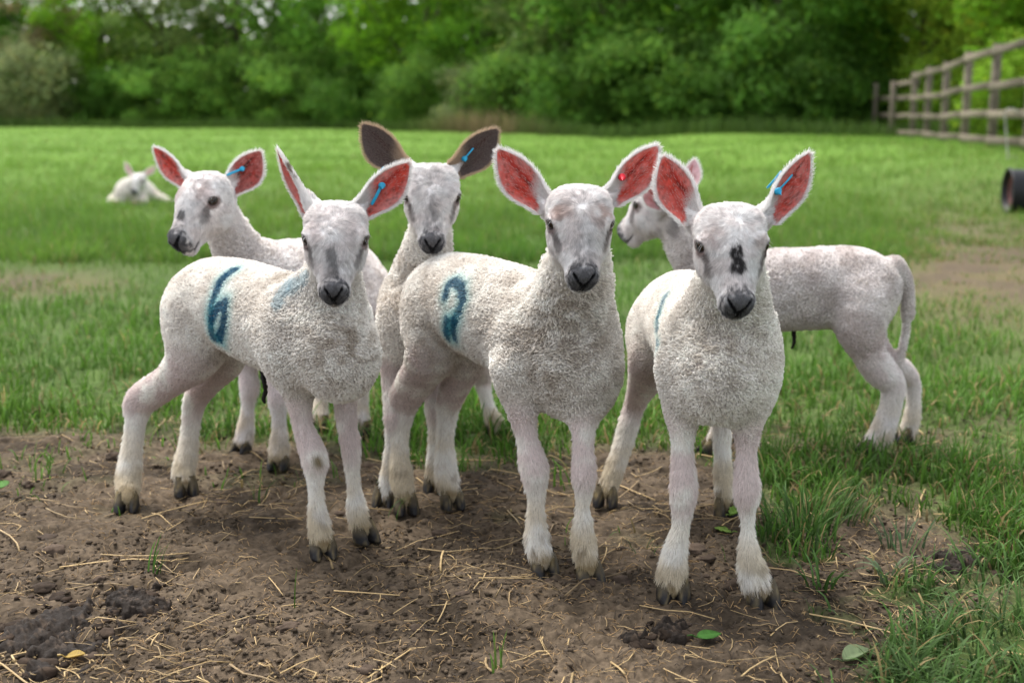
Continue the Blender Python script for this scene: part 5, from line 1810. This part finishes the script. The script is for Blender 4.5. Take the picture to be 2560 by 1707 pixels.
LAMBS.append(lamb_spec(
    'white lamb with dark brown ears standing behind the middle lamb', 15, torso, neck, legs,
    dict(eyes=(1080, 489, 1.965), yaw=5, pitch=44, roll=-1, s=.97, muz=.9),
    [ear_spec((1018, 425, 2.01), (906, 312, 2.04), 92, (-.2, -1, .05), cup=.72, inner=(.105, .070, .062), inner_dens=1.1e6, dirt=(.03, .015, .012), dirt_amt=.3, rim=(.34, .25, .18), rim_hair=(.52, .39, .27), back=(.35, .27, .2), back_hair=(.5, .38, .28), inner_hair=(.17, .135, .12)),
     ear_spec((1128, 430, 2.01), (1244, 324, 2.04), 88, (.2, -1, .0), cup=.72, inner=(.105, .070, .062), inner_dens=1.1e6, dirt=(.03, .015, .012), dirt_amt=.3, rim=(.34, .25, .18), rim_hair=(.52, .39, .27), back=(.35, .27, .2), back_hair=(.5, .38, .28), inner_hair=(.17, .135, .12),
              tags=[dict(a=(1184, 371, 2.0), b=(1157, 396, 2.0), w=.0026)])],
    lumps=[('breast', [EL(P(1040, 850, 2.02), (.050, .05, .055), np.eye(3))], dict(kout=.03))],
    toes=[(-.1, -1), (.0, -1), (.1, -1), (-.3, -1)],
    dirt=[(P(1000, 720, 2.0), .06, .4)], patch=[(.0, .085, .005, .02, .35)], bridge=.75, bridge0=.055, brow=.3, brow_col=(.30, .28, .29), tear=.95, crown_grey=.5,
    grub=.45, q=.6, h=.0048, hf=.0024))

# --- the lamb in profile, rear right
legs = [
    leg('leg_front_a', (1772, 1134), [(1790, 790, 58, .02), (1797, 870, 40, .02), (1800, 940, 29, .01), (1797, 1010, 27, .0), (1795, 1045, 21, .0), (1791, 1075, 21, 0), (1783, 1108, 24, .002), (1776, 1122, 21, 0)], FH),
    leg('leg_front_b', (1842, 1112), [(1830, 790, 56, .02), (1845, 870, 38, .02), (1852, 940, 28, .01), (1856, 1000, 26, .0), (1856, 1030, 21, .0), (1853, 1060, 20, 0), (1848, 1090, 23, .002), (1844, 1101, 20, 0)], FH),
    leg('leg_hind_a', (2168, 1136), [(2150, 755, 84, .02), (2150, 820, 66, .0), (2166, 872, 50, .0), (2200, 925, 42, .0), (2231, 960, 35, .0), (2228, 1010, 32, .0), (2213, 1058, 33, 0), (2195, 1098, 35, 0), (2176, 1122, 26, 0)], (.22, .38)),
    leg('leg_hind_b', (2262, 1104), [(2150, 750, 66, -.02), (2160, 830, 56, -.02), (2205, 890, 38, -.02), (2255, 925, 30, -.01), (2280, 955, 24, -.0), (2284, 1000, 22, .0), (2280, 1040, 24, 0), (2270, 1080, 25, 0), (2264, 1092, 21, 0)], (.22, .38))]
torso = [J(2172, 726, 2.33, .062), J(2130, 720, 2.33, .071), J(2075, 720, 2.33, .072), J(1985, 722, 2.32, .070), J(1895, 735, 2.31, .073), J(1820, 745, 2.30, .070), J(1785, 755, 2.29, .060)]
neck = [J(1800, 725, 2.31, .062), J(1745, 650, 2.31, .046), J(1700, 570, 2.31, .039), J(1672, 525, 2.315, .034)]
tail = [J(2236, 664, 2.335, .018), J(2262, 695, 2.335, .0120), J(2270, 742, 2.335, .0108), J(2270, 786, 2.335, .0105), J(2267, 796, 2.335, .0066), J(2263, 840, 2.335, .0066), J(2250, 895, 2.33, .0058)]
LAMBS.append(lamb_spec(
    'lamb in side view with long hanging tail, looking away behind the others', 16, torso, neck, legs,
    dict(eyes=(1622, 508, 2.345), yaw=-128, pitch=30, roll=0, s=.95, muz=.95),
    [ear_spec((1656, 512, 2.27), (1606, 462, 2.22), 56, (-.2, -1, .3), cup=.6, inner=(.62, .30, .32), dirt_amt=.25, fringe=.5),
     ear_spec((1712, 488, 2.36), (1737, 398, 2.38), 48, (-.3, -1, .1), cup=.7, inner=(.66, .42, .45), dirt_amt=.15)],
    lumps=[('hip', [EL(P(2165, 755, 2.33), (.046, .052, .056), np.eye(3))], dict(kout=.03)),
           ('belly', [EL(P(2000, 770, 2.32), (.085, .05, .038), np.eye(3))], dict(kout=.03))],
    extra=[('tail', tail, dict(n=5, kin=.002, kout=.012))],
    toes=[(-1, -.15), (-1, -.1), (-1, -.25), (-1, -.1)],
    dirt=[], bridge=.5, brow=.5, brow_col=(.2, .18, .18), tear=.8,
    cord=[(1984, 822, 2.32, .004), (1985, 845, 2.318, .004), (1984, 860, 2.315, .003), (1979, 872, 2.315, .0022)],
    stains=[(P(1692, 545, 2.27), .022, (.12, .11, .11), .8), (P(1680, 580, 2.27), .02, (.14, .12, .12), .6), (P(1614, 517, 2.30), .016, (.06, .055, .06), .8)],
    white=(.86, .815, .79), grub=.5, grub_col=(.50, .42, .385), mottle=.22, q=.6, h=.005, hf=.0028, fleece_len=.0040, pink=.35))

# --- the far lamb lying in the grass
def far_lamb():
    D0 = 8.6
    g = GP(319, 514); D0 = g[1]
    J = lambda px, py, d, r: list(P(px + 14, py - 5, d)) + [r]
    torso = [J(348, 494, D0 + .30, .085), J(332, 486, D0 + .2, .095), J(318, 484, D0 + .08, .092), J(306, 486, D0 - .02, .08), J(303, 494, D0 - .06, .07)]
    neck = [J(309, 488, D0 - .02, .06), J(318, 470, D0 - .05, .048), J(330, 462, D0 - .08, .04)]
    ch = [('leg_front_a', [J(290, 500, D0 + .05, .055), J(268, 508, D0 + .02, .036), J(282, 512, D0 - .12, .024)], dict(n=4, kin=.003, kout=.02, wool=FH)),
          ('leg_front_b', [J(330, 500, D0 + .05, .055), J(345, 510, D0 - .02, .03), J(322, 514, D0 - .14, .022)], dict(n=4, kin=.003, kout=.02, wool=FH)),
          ('leg_hind_a', [J(350, 490, D0 + .25, .062), J(385, 505, D0 + .2, .045), J(406, 510, D0 + .15, .030), J(418, 513, D0 + .12, .020)], dict(n=4, kin=.003, kout=.02, wool=HH))]
    A = lamb_spec('white lamb lying in the grass far behind the others', 17, torso, neck, [], dict(eyes=(344, 452, D0 - .17), yaw=-22, pitch=40, roll=0, s=1.02),
                  [ear_spec((334, 440, D0 - .06), (312, 405, D0 - .02), 17, (-.2, -1, .1), cup=.8, dirt_amt=.2, inner=(.75, .6, .58)),
                   ear_spec((357, 438, D0 - .06), (390, 416, D0 - .02), 17, (.2, -1, -.2), cup=.8, dirt_amt=.2, inner=(.75, .6, .58))],
                  extra=ch, keep=True, q=.16, h=.008, hf=.0045, grub=.3, bridge=.3)
    A['base'] = np.array([g[0], g[1], 0])
    return A
LAMBS.append(far_lamb())
import os
ONLY = os.environ.get('ONLY')
for i, A in enumerate(LAMBS):
    if ONLY and str(i) not in ONLY.split(','):
        continue
    build_lamb(A)
